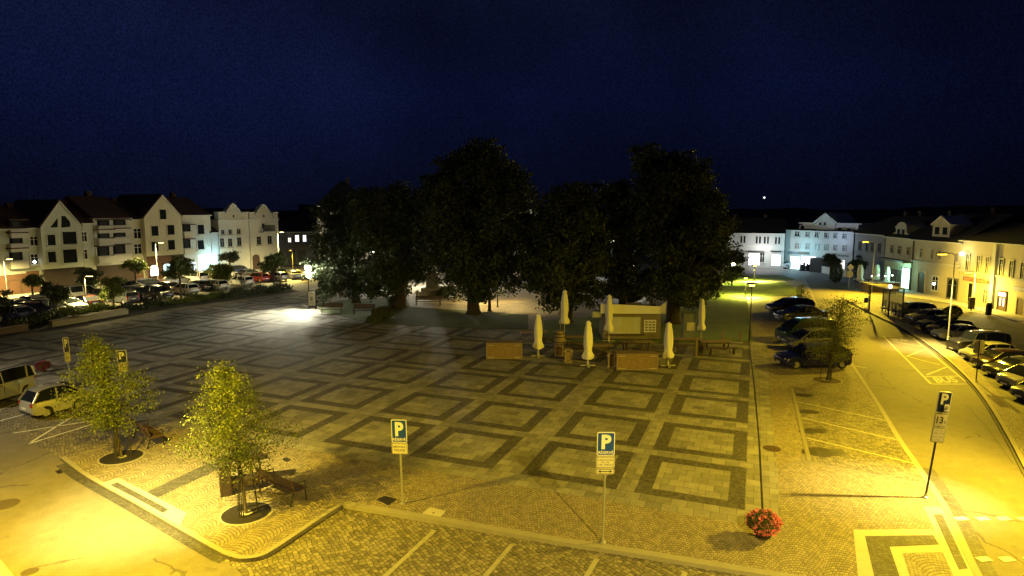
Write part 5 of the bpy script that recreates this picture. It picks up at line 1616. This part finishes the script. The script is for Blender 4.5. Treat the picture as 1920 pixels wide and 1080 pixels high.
mb = MB(); mb.box((0, 0, zt-.2), (1.3, .05, .05)); mb.box((0, 0, zt-.8), (.9, .05, .05)); mb.box((0, 0, zt-1.3), (.5, .4, .5)); mb.build('antenna_bars', M['steel'], t)

# ------------------------------------------------------------------ stone column with statue behind the trees
p = P(812, 552, ZP)
t = thing('stone_column', p, 'pale stone column with a statue on top, lit behind the old trees', 'monument')
H = HT(812, 552, 425, ZP)
MB().box((0, 0, .25), (3.2, 3.2, .5)).box((0, 0, .7), (2.4, 2.4, .4)).box((0, 0, 1.6), (1.4, 1.4, 1.4)).box((0, 0, 2.4), (1.7, 1.7, .2)).build('plinth', M['slab'], t, bevel=.04)
MB().lathe((0, 0, 2.5), [(.5, 0), (.42, .3), (.40, 1), (.34, H-5.0), (.5, H-4.8), (.55, H-4.5)], 16).build('column', M['white_p'], t, smooth=40)
MB().lathe((0, 0, H-2.0), [(.35, 0), (.42, .5), (.30, 1.1), (.36, 1.5), (.14, 1.75), (.18, 2.0), (.10, 2.2)], 12).build('statue', M['white_p'], t, smooth=60)
for i, (x, y, hh, lb) in enumerate(((783, 566, 1.2, 'stone bollard left of the column'), (857, 566, 1.1, 'stone bollard right of the column'), (918, 583, 1.7, 'slim pale-footed post right of the broad trunk'))):
    o = MB().lathe((0, 0, 0), [(.22, 0), (.22, .1), (.15, .15), (.13, hh-.2), (.17, hh-.15), (.15, hh), (.05, hh+.05)], 12).build('bollard', M['slab'] if i < 2 else M['pole_d'], smooth=40)
    o.location = P(x, y, ZP); tag(o, lb, 'bollard')

# ------------------------------------------------------------------ kiosk and beer garden
def kiosk():
    a, b = P(1128, 636, ZP), P(1240, 636, ZP)
    t = thing('kiosk', (a+b)/2, 'white flat-roofed kiosk with a shutter and menu board behind the umbrellas', 'kiosk', rz=-.03)
    W = (b-a).length; H = HT(1185, 636, 572, ZP)
    zb = H-.55
    MB().box((0, 1.3, zb/2), (W-.2, 2.6, zb)).build('wall', mat('kiosk_wall', (.20, .17, .13), .7, .3, 3), t)
    w2 = W/2+.15
    mb = MB()
    z0, z1 = zb-.02, H+.30
    mb.hexa([(-w2, -.45, z0), (w2, -.45, z0), (w2, -.37, z0), (-w2, -.37, z0), (-w2, -.45, z1-.15), (w2-.45, -.45, z1-.32), (w2-.45, -.37, z1-.32), (-w2, -.37, z1-.15)])
    mb.build('fascia', mat('kiosk_white', (.78, .77, .70), .6, .1, 2), t)
    mb = MB()
    mb.hexa([(w2-.44, -.45, z0), (w2, -.45, z0), (w2, -.37, z0), (w2-.44, -.37, z0), (w2-.44, -.45, z1-.32), (w2, -.45, z1), (w2, -.37, z1), (w2-.44, -.37, z1-.32)])
    mb.hexa([(w2-.08, -.365, z0), (w2, -.365, z0), (w2, 2.95, z0), (w2-.08, 2.95, z0), (w2-.08, -.365, z1-.06), (w2, -.365, z1-.06), (w2, 2.95, z1-.32), (w2-.08, 2.95, z1-.32)])
    mb.build('upturned_corner', M['white_p'], t)
    MB().box((0, 1.3, zb+.10), (W, 3.2, .12)).build('flat_roof', M['tile_d'], t)
    sh = MB().box((-W*.12, -.04, zb*.52), (W*.52, .06, zb*.62)).build('shutter', mat('shutter_grey', (.55, .56, .50), .6, .15, 4), t)
    mb = MB(); [mb.box((-W*.12, -.075, zb*.24+k*zb*.62/8), (W*.52, .012, .02)) for k in range(1, 8)]; mb.build('slat_lines', mat('slat_grey', (.38, .39, .35), .6, .1, 4), sh)
    mb_ = MB().box((W*.30, -.04, zb*.5), (W*.20, .05, zb*.46)).build('menu_board', M['sign_w'], t)
    mb = MB()
    for i in range(3):
        for j in range(4): mb.box((W*.30+(i-1)*W*.06, -.07, zb*.35+j*zb*.10), (W*.045, .01, zb*.06))
    mb.build('menu_panels', mat('menu_grey', (.22, .2, .18), .6, .4, 9), mb_)
    MB().box((-W*.1, -.3, zb*.2), (W*.6, .5, .06)).build('counter', M['wood'], t)
    MB().box((-W/2-.35, .3, zb*.92), (.7, .7, .45)).build('side_unit', M['steel'], t, bevel=.02)
kiosk()
UG = 'closed cream umbrellas around the kiosk'
def umbrella(bx, by, top, bot, label, group, z=ZP, fat=.26, lean=(0, 0), base=True):
    b = P(bx, by, z); H = HT(bx, by, top, z); hb = HT(bx, by, bot, z)
    t = thing('closed_umbrella', b, label, 'umbrella', group, tilt=lean)
    MB().tube([(0, 0, 0), (0, 0, H-.1)], .03, 8).build('pole', M['steel'], t)
    if base: MB().box((0, 0, .04), (.9, .12, .07)).box((0, 0, .04), (.12, .9, .069)).lathe((0, 0, 0), [(.09, .08), (.06, .35)], 10).build('base_cross', M['steel'], t)
    n = 20; rings = []
    prof = [(.02, 1), (.11, .975), (.17, .94), (.15, .90), (.20, .8), (.24, .6), (.25, .4), (.21, .25), (.22, .18), (.34, .06), (.30, 0), (.10, .01)]
    for r, f in prof:
        r *= fat/.26
        rings.append([((r*(1+.16*math.cos(j*8*PI/n*1.0+f*3)))*math.cos(2*PI*j/n), (r*(1+.16*math.cos(j*8*PI/n+f*3)))*math.sin(2*PI*j/n), hb+(H-hb)*f+(random.uniform(-.06, .06) if f < .08 else 0)) for j in range(n)])
    c_ = MB().ring_loft(rings).build('canopy', M['canvas'], t, smooth=60)
    MB().lathe((0, 0, hb+(H-hb)*.22), [(.215*fat/.26, -.03), (.235*fat/.26, 0), (.215*fat/.26, .03)], 14).build('tie_strap', M['canvas'], c_)
    return t
umbrella(1009, 668, 589, 652, 'closed cream umbrella between the left brick planter and the wooden stand', UG)
umbrella(1102, 686, 601, 672, 'closed cream umbrella with frilled hem in front of the kiosk', UG)
umbrella(1252, 686, 604, 670, 'closed cream umbrella at the right end of the wicker planter', UG)
umbrella(1058, 640, 543, 606, 'tall closed umbrella behind the wooden stand, highest in the photo', UG)
umbrella(1141, 640, 552, 620, 'closed umbrella against the left half of the kiosk shutter', UG, fat=.24)
umbrella(1314, 640, 560, 618, 'closed umbrella right of the kiosk against the dark lawn', UG, fat=.22)
UC = 'closed umbrellas of the cafe terrace'
umbrella(1611, 540, 496, 526, 'closed umbrella of the cafe terrace, leftmost, next to the round road sign', UC, z=0, fat=.34, base=False)
umbrella(1642, 538, 496, 524, 'closed umbrella of the cafe terrace, middle', UC, z=0, fat=.34, base=False)
umbrella(1662, 540, 500, 530, 'closed umbrella of the cafe terrace, rightmost, next to the green doorway', UC, z=0, fat=.3, base=False)

def crate(x0, x1, yb, yt, label, m, depth=.9, pales=(), hgt=None):
    a, b = P(x0, yb, ZP), P(x1, yb, ZP)
    t = thing('planter_box', (a+b)/2, label, 'planter', rz=math.atan2(b.y-a.y, b.x-a.x))
    W = (b-a).length; H = hgt or HT((x0+x1)/2, yb, yt, ZP)
    mb = MB().box((0, depth/2, H/2), (W, depth, H)); mb.build('box', m, t)
    mb = MB()
    for sx in (-1, 1): mb.box((sx*(W/2-.04), -.02, H/2), (.10, .05, H+.04))
    mb.box((0, depth/2, H+.03), (W+.06, depth+.08, .05)); mb.box((0, -.02, .05), (W, .045, .09))
    mb.build('frame', M['wood_g'], t)
    mb = MB()
    for sx in (-1, 1):
        mb.box((sx*(W/2-.30), -.055, H-.08), (.42, .02, .035)); mb.box((sx*(W/2-.30), -.055, .12), (.42, .02, .035))
    mb.build('metal_clamps', M['steel'], t)
    return t, W, H
def brick_mat(name, c1, c2, sc):
    m, nt, b = newmat(name)
    tcx = nt.nodes.new('ShaderNodeTexCoord'); mp = nt.nodes.new('ShaderNodeMapping'); mp.inputs['Rotation'].default_value = (PI/2, 0, 0)
    nt.links.new(tcx.outputs['Object'], mp.inputs[0])
    br = nt.nodes.new('ShaderNodeTexBrick'); br.inputs['Scale'].default_value = sc
    br.inputs['Color1'].default_value = (*c1, 1); br.inputs['Color2'].default_value = (*c2, 1); br.inputs['Mortar'].default_value = (c1[0]*.3, c1[1]*.3, c1[2]*.3, 1)
    br.inputs['Mortar Size'].default_value = .03
    nt.links.new(mp.outputs[0], br.inputs[0]); nt.links.new(br.outputs[0], b.inputs['Base Color']); b.inputs['Roughness'].default_value = .8
    bump(nt, b, N(nt, br.outputs[1]).inv(), .6, .02)
    return m
M['weave'] = brick_mat('woven_panel', (.30, .21, .12), (.20, .14, .08), 5)
crate(912, 979, 673, 645, 'woven brown planter box at the left end of the beer garden', M['weave'])
crate(1156, 1233, 694, 665, 'wider woven brown planter box in front of the kiosk', M['weave'])
crate(1140, 1153, 690, 664, 'short dark crate beside the wider woven planter', M['wood'], .6)
crate(1059, 1072, 680, 656, 'small brown crate beside the wooden stand', M['wood_g'], .5)
crate(1040, 1056, 668, 650, 'dark crate under the barrel', M['wood'], .6)
# wooden barrel stand
o = thing('barrel', P(1049, 655, ZP)+Vector((0, .5, 0)), 'wooden barrel with hoops standing between the two left umbrellas', 'barrel')
MB().lathe((0, 0, 0), [(.30, 0), (.38, .35), (.40, .6), (.38, .85), (.30, 1.2), (.02, 1.2)], 18).build('staves', M['wood_g'], o, smooth=50)
for z_ in (.2, .45, .8, 1.02): MB().lathe((0, 0, z_), [(.385, -.03), (.405, -.03), (.405, .03), (.385, .03)], 18).build('hoop', M['iron'], o)
MB().tube([(.1, 0, 1.2), (.1, 0, 3.2)], .03, 6).build('pole', M['wood_g'], o)
# beer tables with benches, dark under the trees
def table(px, py, rz, label, kind='table'):
    t = thing('picnic_table', P(px, py, ZP), label, 'table', 'wooden tables of the beer garden', rz)
    mb = MB(); [mb.box((0, -.28+k*.14, .74), (2.0, .13, .04)) for k in range(5)]; mb.build('tabletop', M['wood_g'], t)
    for s_ in (-1, 1):
        mb = MB(); mb.tube([(s_*.75, -.3, 0), (s_*.75, .2, .72)], .03, 6); mb.tube([(s_*.75, .3, 0), (s_*.75, -.2, .72)], .03, 6); mb.build('leg', M['pole_d'], t)
        b_ = MB(); b_.box((0, s_*.75, .44), (2.0, .28, .04)); [b_.box((k*.8, s_*.75, .21), (.05, .24, .42)) for k in (-1, 1)]
        b_.build('bench_seat', M['wood'], t)
    return t
for x, y, r, lb in ((1000, 640, .1, 'dark wooden table left of the tall umbrella'), (1085, 650, 0, 'dark wooden table behind the frilled umbrella'), (1120, 668, .05, 'dark wooden table left of the short dark crate'),
                    (1195, 660, .02, 'dark wooden table directly in front of the kiosk counter'), (1290, 655, -.05, 'dark wooden table right of the kiosk'), (1345, 660, .1, 'dark wooden table at the right end of the beer garden')):
    table(x, y, r, lb)
# ticket machine / cabinet right of the kiosk
t = thing('cooler_cabinet', P(1292, 636, ZP), 'grey cabinet with a pale poster right of the kiosk', 'cabinet')
MB().box((0, .3, .95), (.9, .6, 1.9)).build('case', mat('cabinet_grey', (.15, .17, .18), .5, .2, 3), t, bevel=.02)
MB().box((.1, -.01, .95), (.6, .02, .6)).build('poster', M['sign_y'], t)
for x, y, hgt, lb in ((1305, 668, 1.1, 'short wooden post at the right edge of the beer garden'), (1354, 640, .7, 'low stone post on the dark lawn edge'), (1387, 640, .7, 'low stone post near the lawn corner lamp')):
    o = MB().box((0, 0, hgt/2), (.14, .14, hgt)).box((0, 0, hgt+.02), (.18, .18, .04)).build('bollard', M['wood_g']); o.location = P(x, y, ZP); tag(o, lb, 'bollard')

# ------------------------------------------------------------------ benches, bins, boards
def bench(px, py, rz, label, L=1.9, m=None, legm=None, group=None, z=ZP, at=None, arms=True):
    t = thing('bench', at or P(px, py, z), label, 'bench', group, rz)
    m = m or M['wood']; lm = legm or M['iron']
    mb = MB(); [mb.box((0, -.20+k*.125, .44), (L, .11, .035)) for k in range(4)]; mb.build('seat', m, t)
    mb = MB()
    for k in range(3):
        z_ = .56+k*.125; y = .24+k*.045
        mb.hexa([(-L/2, y, z_), (L/2, y, z_), (L/2, y+.03, z_), (-L/2, y+.03, z_), (-L/2, y+.035, z_+.105), (L/2, y+.035, z_+.105), (L/2, y+.065, z_+.105), (-L/2, y+.065, z_+.105)])
    mb.build('backrest', m, t)
    for s_ in (-1, 1):
        x = s_*(L/2-.12)
        mb = MB(); mb.tube([(x, -.28, 0), (x, -.22, .42), (x, .20, .42), (x, .36, .9)], .028, 6)
        mb.tube([(x, .20, .42), (x, .34, 0)], .028, 6); mb.build('leg', lm, t)
        if arms:
            mb = MB(); mb.tube([(x, -.24, .42), (x, -.24, .66), (x, .26, .68)], .022, 6); mb.build('armrest', lm, t)
    return t
a = P(497, 915, ZP); b = P(568, 945, ZP); d = b-a
bench(0, 0, math.atan2(d.y, d.x)+PI, 'brown bench with its back to the plaza sign, right of the leafy tree', at=(a+b)/2, L=1.95)
a = P(262, 815, ZP); b = P(300, 842, ZP); d = b-a
bench(0, 0, math.atan2(d.y, d.x)+PI, 'dark bench in the leaf shadow behind the left young tree', at=(a+b)/2, L=1.9)
bench(622, 588, 0.0, 'dark bench on the lit grass beside the globe lamp', L=2.0, legm=M['pole_d'])
bench(682, 590, 0.0, 'dark bench in shade right of the lamplit bench', L=2.0, legm=M['pole_d'])
bench(803, 573, 0.0, 'wooden bench in front of the stone column', L=2.6, legm=M['pole_d'])
def planter_bench(px, py, rz, label, W, m):
    t = thing('planter_bench', P(px, py, ZP), label, 'bench', 'benches and planter boxes along the left hedges', rz)
    MB().box((0, 0, .24), (W, .5, .48)).build('box', m, t, bevel=.02)
    MB().box((0, 0, .51), (W+.08, .56, .05)).build('seat', M['wood_g'], t, bevel=.01)
for x, y, W, lb in ((15, 625, 2.6, 'low bench at the left frame edge under the dark hedge'), (147, 605, 1.5, 'pale square planter box in front of the yellow hedge'), (205, 594, 3.2, 'pale lit planter wall right of the square box'),
                    (122, 609, 2.2, 'dark bench left of the pale square planter box'), (172, 600, 2.6, 'bench between the square planter box and the lit planter wall')):
    planter_bench(x, y, R(pa), lb, W, mat('planter_concrete', (.24, .22, .15), .8, .2, 3) if 'pale' in lb or 'lit planter' in lb else M['wood'])
# litter bin with shelf boards round the young tree
a = P(424, 926, ZP)
t = thing('litter_bin', a, 'brown box-shaped litter bin with a low board, beside the leafy young tree', 'litter bin', rz=.5)
MB().box((0, 0, .48), (.36, .46, .95)).build('body', M['tyrebin'], t, bevel=.01)
mb = MB().box((0, 0, .965), (.27, .36, .03)); mb.build('opening', M['ink'], t)
mb = MB(); [mb.box((sx*.17, sy*.22, 1.0), (.03, .03, .10)) for sx in (-1, 1) for sy in (-1, 1)]; mb.box((0, 0, 1.06), (.38, .48, .02)); mb.build('hood', M['tyrebin'], t)
MB().box((.62, .0, .35), (.90, .40, .30)).build('low_board', M['tyrebin'], t, bevel=.01)
t = thing('tree_shelf', P(452, 935, ZP)+Vector((.05, 1.1, 0)), 'brown slanted board on thin rods behind the leafy young tree', 'board', rz=.3)
MB().box((0, 0, .98), (.85, .45, .04)).build('board', M['tyrebin'], t)
for s_ in (-1, 1):
    for q in (-1, 1): MB().tube([(s_*.2, q*.14, 0), (s_*.12, q*.1, .96)], .018, 6).build('leg', M['pole_d'], t)

t = thing('advertising_board', P(586, 579, ZP), 'white advertising board beside the globe lamp', 'advertising board', rz=-.15)
MB().box((0, 0, .95), (.85, .12, 1.6)).build('case', M['pole_d'], t, bevel=.02)
MB().box((0, -.065, 1.0), (.72, .012, 1.4)).build('poster', M['sign_w'], t)
for z_, w_ in ((1.5, .36), (.6, .4)): MB().box((-.04, -.076, z_), (w_, .006, .07)).build('headline', mat('poster_print', (.35, .34, .33), .6, .4, 9), t)
mb = MB()
mb.box((-.05, -.076, 1.0), (.28, .006, .42)); mb.build('picture', mat('poster_print', (.35, .34, .33), .6, .4, 9), t)
for s_ in (-1, 1): MB().box((s_*.35, 0, .08), (.08, .3, .16)).build('foot', M['pole_d'], t)

# flowers
def flower_ball(px, py, ty, rpx, label, seed, col, z=ZP, hang=False, name='flower_pyramid'):
    rng = np.random.default_rng(seed)
    b = P(px, py, z); k = b.y/FPX; r = rpx*k; H = HT(px, py, ty, z)
    t = thing(name, b, label, 'flowers')
    zb = H-2*r*.9 if hang else .16
    zc = zb+(H-zb)/2
    MB().lathe((0, 0, 0), [(r*.5, max(zb-.1, 0)), (r*.62, zb+.12), (r*.4, zb+.2)], 16).build('pot', M['iron'], t)
    fl = leaf_mat('petals_%d' % seed, col, .15)
    n = 2600
    def shell(n, s):
        d = rng.normal(size=(n, 3)); d /= np.linalg.norm(d, axis=1)[:, None]
        w = 1-.25*np.clip(d[:, 2:3], 0, 1)
        return d*np.array([r*s, r*s, (H-zb)/2*s])*w*rng.uniform(.88, 1.03, (n, 1))+np.array([0, 0, zc])
    mesh_from_quads('foliage', leaves_mesh(shell(n, .93), .11, rng), M['leaf_b'], t)
    cl = shell(130 if not hang else 70, 1.0)
    pts = cl[rng.integers(0, len(cl), n)]+rng.normal(size=(n, 3))*.035
    mesh_from_quads('blossom', leaves_mesh(pts, .055, rng, .9), fl, t)
flower_ball(1430, 1008, 955, 31, 'pink flower pyramid on the pale paving at the end of the drain line', 81, (.62, .16, .20))
flower_ball(82, 698, 676, 11, 'dark red flower ball behind the white van', 82, (.22, .02, .05))
flower_ball(1783, 632, 570, 15, 'yellow-lit flower basket hung on the lamp post beside the black off-road car', 83, (.45, .40, .10), hang=True, name='flower_basket')

# ------------------------------------------------------------------ bus shelter and terrace
a, b = P(1630, 583, ZP), P(1664, 594, ZP); d = b-a
t = thing('bus_shelter', (a+b)/2, 'glass bus shelter with a pale thin roof at the tip of the island', 'bus shelter', rz=math.atan2(d.y, d.x))
L = d.length*1.05; H = HT(1664, 594, 542, ZP)
for sx in (-1, 1):
    for y in (0, 1.2): MB().box((sx*L/2, y, H/2), (.09, .09, H)).build('post', M['pole_d'], t)
MB().box((0, .6, H+.04), (L+.5, 1.7, .07)).build('roof', M['slab'], t)
mg, nt_, b_ = newmat('shelter_glass'); b_.inputs['Transmission Weight'].default_value = .85; b_.inputs['Roughness'].default_value = .05; b_.inputs['Base Color'].default_value = (.5, .5, .45, 1)
for k in range(3): MB().box((-L/3+k*L/3, 1.2, H*.55), (L/3-.1, .02, H*.7)).build('glass_panel', mg, t)
mb = MB(); [mb.box((-L/2+k*L/6, 1.2, .55), (.05, .05, 1.1)) for k in range(1, 6)]; mb.box((0, 1.2, 1.1), (L, .05, .06)); mb.box((0, 1.2, .25), (L, .05, .05)); mb.build('frame_bars', M['pole_d'], t)
MB().box((0, .9, .45), (L*.7, .35, .05)).build('bench_seat', M['wood'], t)
MB().ico((L/2, 0, H+.25), .16, 2).build('roof_light', emit('lamp_spot', (1, 1, .9), 6), t)
o = thing('litter_bin', P(1623, 576, ZP), 'small dark litter bin left of the bus shelter', 'litter bin')
MB().lathe((0, 0, .45), [(.16, 0), (.19, .5), (.15, .5), (.14, .1)], 12).build('drum', M['black'], o); MB().tube([(.22, 0, 0), (.22, 0, 1.15)], .03, 6).build('post', M['pole_d'], o)
o = thing('litter_bin', P(1853, 591, .1), 'dark litter bin on the pavement before the yellow house', 'litter bin')
MB().lathe((0, 0, 0), [(.20, 0), (.24, .05), (.26, .95), (.22, 1.0), (.1, 1.02)], 14).build('drum', M['black'], o, smooth=50); MB().lathe((0, 0, 1.03), [(.25, 0), (.2, .1), (.02, .12)], 14).build('lid', M['iron'], o)
o = thing('info_cabinet', P(1823, 582, .1), 'narrow dark cabinet at the foot of the slim lamp post', 'cabinet')
MB().box((-.35, -.3, .75), (.5, .25, 1.1)).build('case', M['wood'], o, bevel=.01); MB().box((-.35, -.43, .8), (.4, .01, .8)).build('notice', M['pane_b'], o); MB().box((-.35, -.3, .1), (.08, .08, .2)).build('post', M['pole_d'], o)
# cafe terrace fence and furniture
a, b = P(1603, 541, 0), P(1628, 553, 0); d = b-a
t = thing('terrace_fence', a, 'low dark terrace fence with brown planks in front of the cafe umbrellas', 'fence', rz=math.atan2(d.y, d.x))
L = d.length
mb = MB(); [mb.box((L/2, 0, .25+k*.22), (L, .04, .15)) for k in range(4)]; mb.build('planks', M['wood'], t)
for k in range(5): MB().box((L*k/4, .05, .5), (.08, .06, 1.0)).build('post', M['pole_d'], t)
def cafe_table(px, py, label, m):
    t = thing('cafe_table', P(px, py, 0), label, 'table', 'tables on the cafe terrace')
    MB().lathe((0, 0, .72), [(.45, 0), (.45, .04), (.02, .05)], 16).build('tabletop', m, t)
    MB().tube([(0, 0, 0), (0, 0, .72)], .04, 6).build('leg', M['pole_d'], t); MB().lathe((0, 0, 0), [(.28, 0), (.28, .03), (.05, .05)], 12).build('foot', M['pole_d'], t)
cafe_table(1606, 534, 'white-clothed cafe table beside the leftmost terrace umbrella', M['sign_w'])
cafe_table(1652, 538, 'pale cafe table between the middle and right terrace umbrellas', M['slab'])
cafe_table(1628, 535, 'brown cafe table between the left and middle terrace umbrellas', M['wood'])
t = thing('garden_hut', P(1649, 547, 0), 'dark low terrace counter under the glinting lights, left of the green doorway', 'counter')
MB().box((0, 0, .55), (4.0, 1.0, 1.1)).build('body', M['wood'], t); MB().box((0, 0, 1.13), (4.2, 1.2, .05)).build('top', M['slab'], t)
mb = MB(); [mb.ico((-1.2+k*.8, -.3, 1.9+.1*(k % 2)), .10, 1) for k in range(4)]; mb.build('string_lights', emit('lamp_spot', (1, 1, .9), 6), t)
mb = MB(); mb.tube([(-1.6, -.3, 1.15), (-1.6, -.3, 2.1), (1.6, -.3, 2.1), (1.6, -.3, 1.15)], .02, 5); mb.build('light_frame', M['pole_d'], t)
# statuette-like bollards before the shops
for i, x in enumerate((1502.5, 1507, 1513, 1517, 1524)):
    hh = (1.0, 1.3, 1.1, 1.0, 1.1)[i]
    o = MB().lathe((0, 0, 0), [(.30, 0), (.30, .1), (.22, .2), (.26, hh*.6), (.16, hh*.8), (.20, hh), (.03, hh+.1)], 12).build('bollard', M['black'], smooth=50)
    o.location = P(x, 508, .0); tag(o, 'dark bollard silhouetted against the shop glow, number %s from the left' % ('one', 'two', 'three', 'four', 'five')[i], 'bollard', 'dark bollards before the glowing shops')
a, b = P(1527, 509, 0), P(1588, 520, 0); d = b-a
t = thing('low_wall', a, 'low pale wall lit blue-white in front of the white three-storey house', 'wall', rz=math.atan2(d.y, d.x))
MB().box((d.length/2, 0, .5), (d.length, .3, 1.0)).build('wall', M['white_p'], t); MB().box((d.length/2, 0, 1.03), (d.length+.1, .4, .06)).build('coping', M['slab'], t)
t = thing('clipped_shrub', P(1567, 531, 0), 'dark column-shaped shrub in front of the low pale wall', 'shrub')
rng = np.random.default_rng(91); n = 2500; dd = rng.normal(size=(n, 3)); dd /= np.linalg.norm(dd, axis=1)[:, None]
mesh_from_quads('foliage', leaves_mesh(dd*np.array([.8, .8, 1.5])*rng.uniform(.7, 1, (n, 1))+np.array([0, 0, 1.5]), .2, rng), M['leaf_d'], t)
MB().tube([(0, 0, 0), (0, 0, 1.2)], .08, 6).build('stem', M['bark'], t)
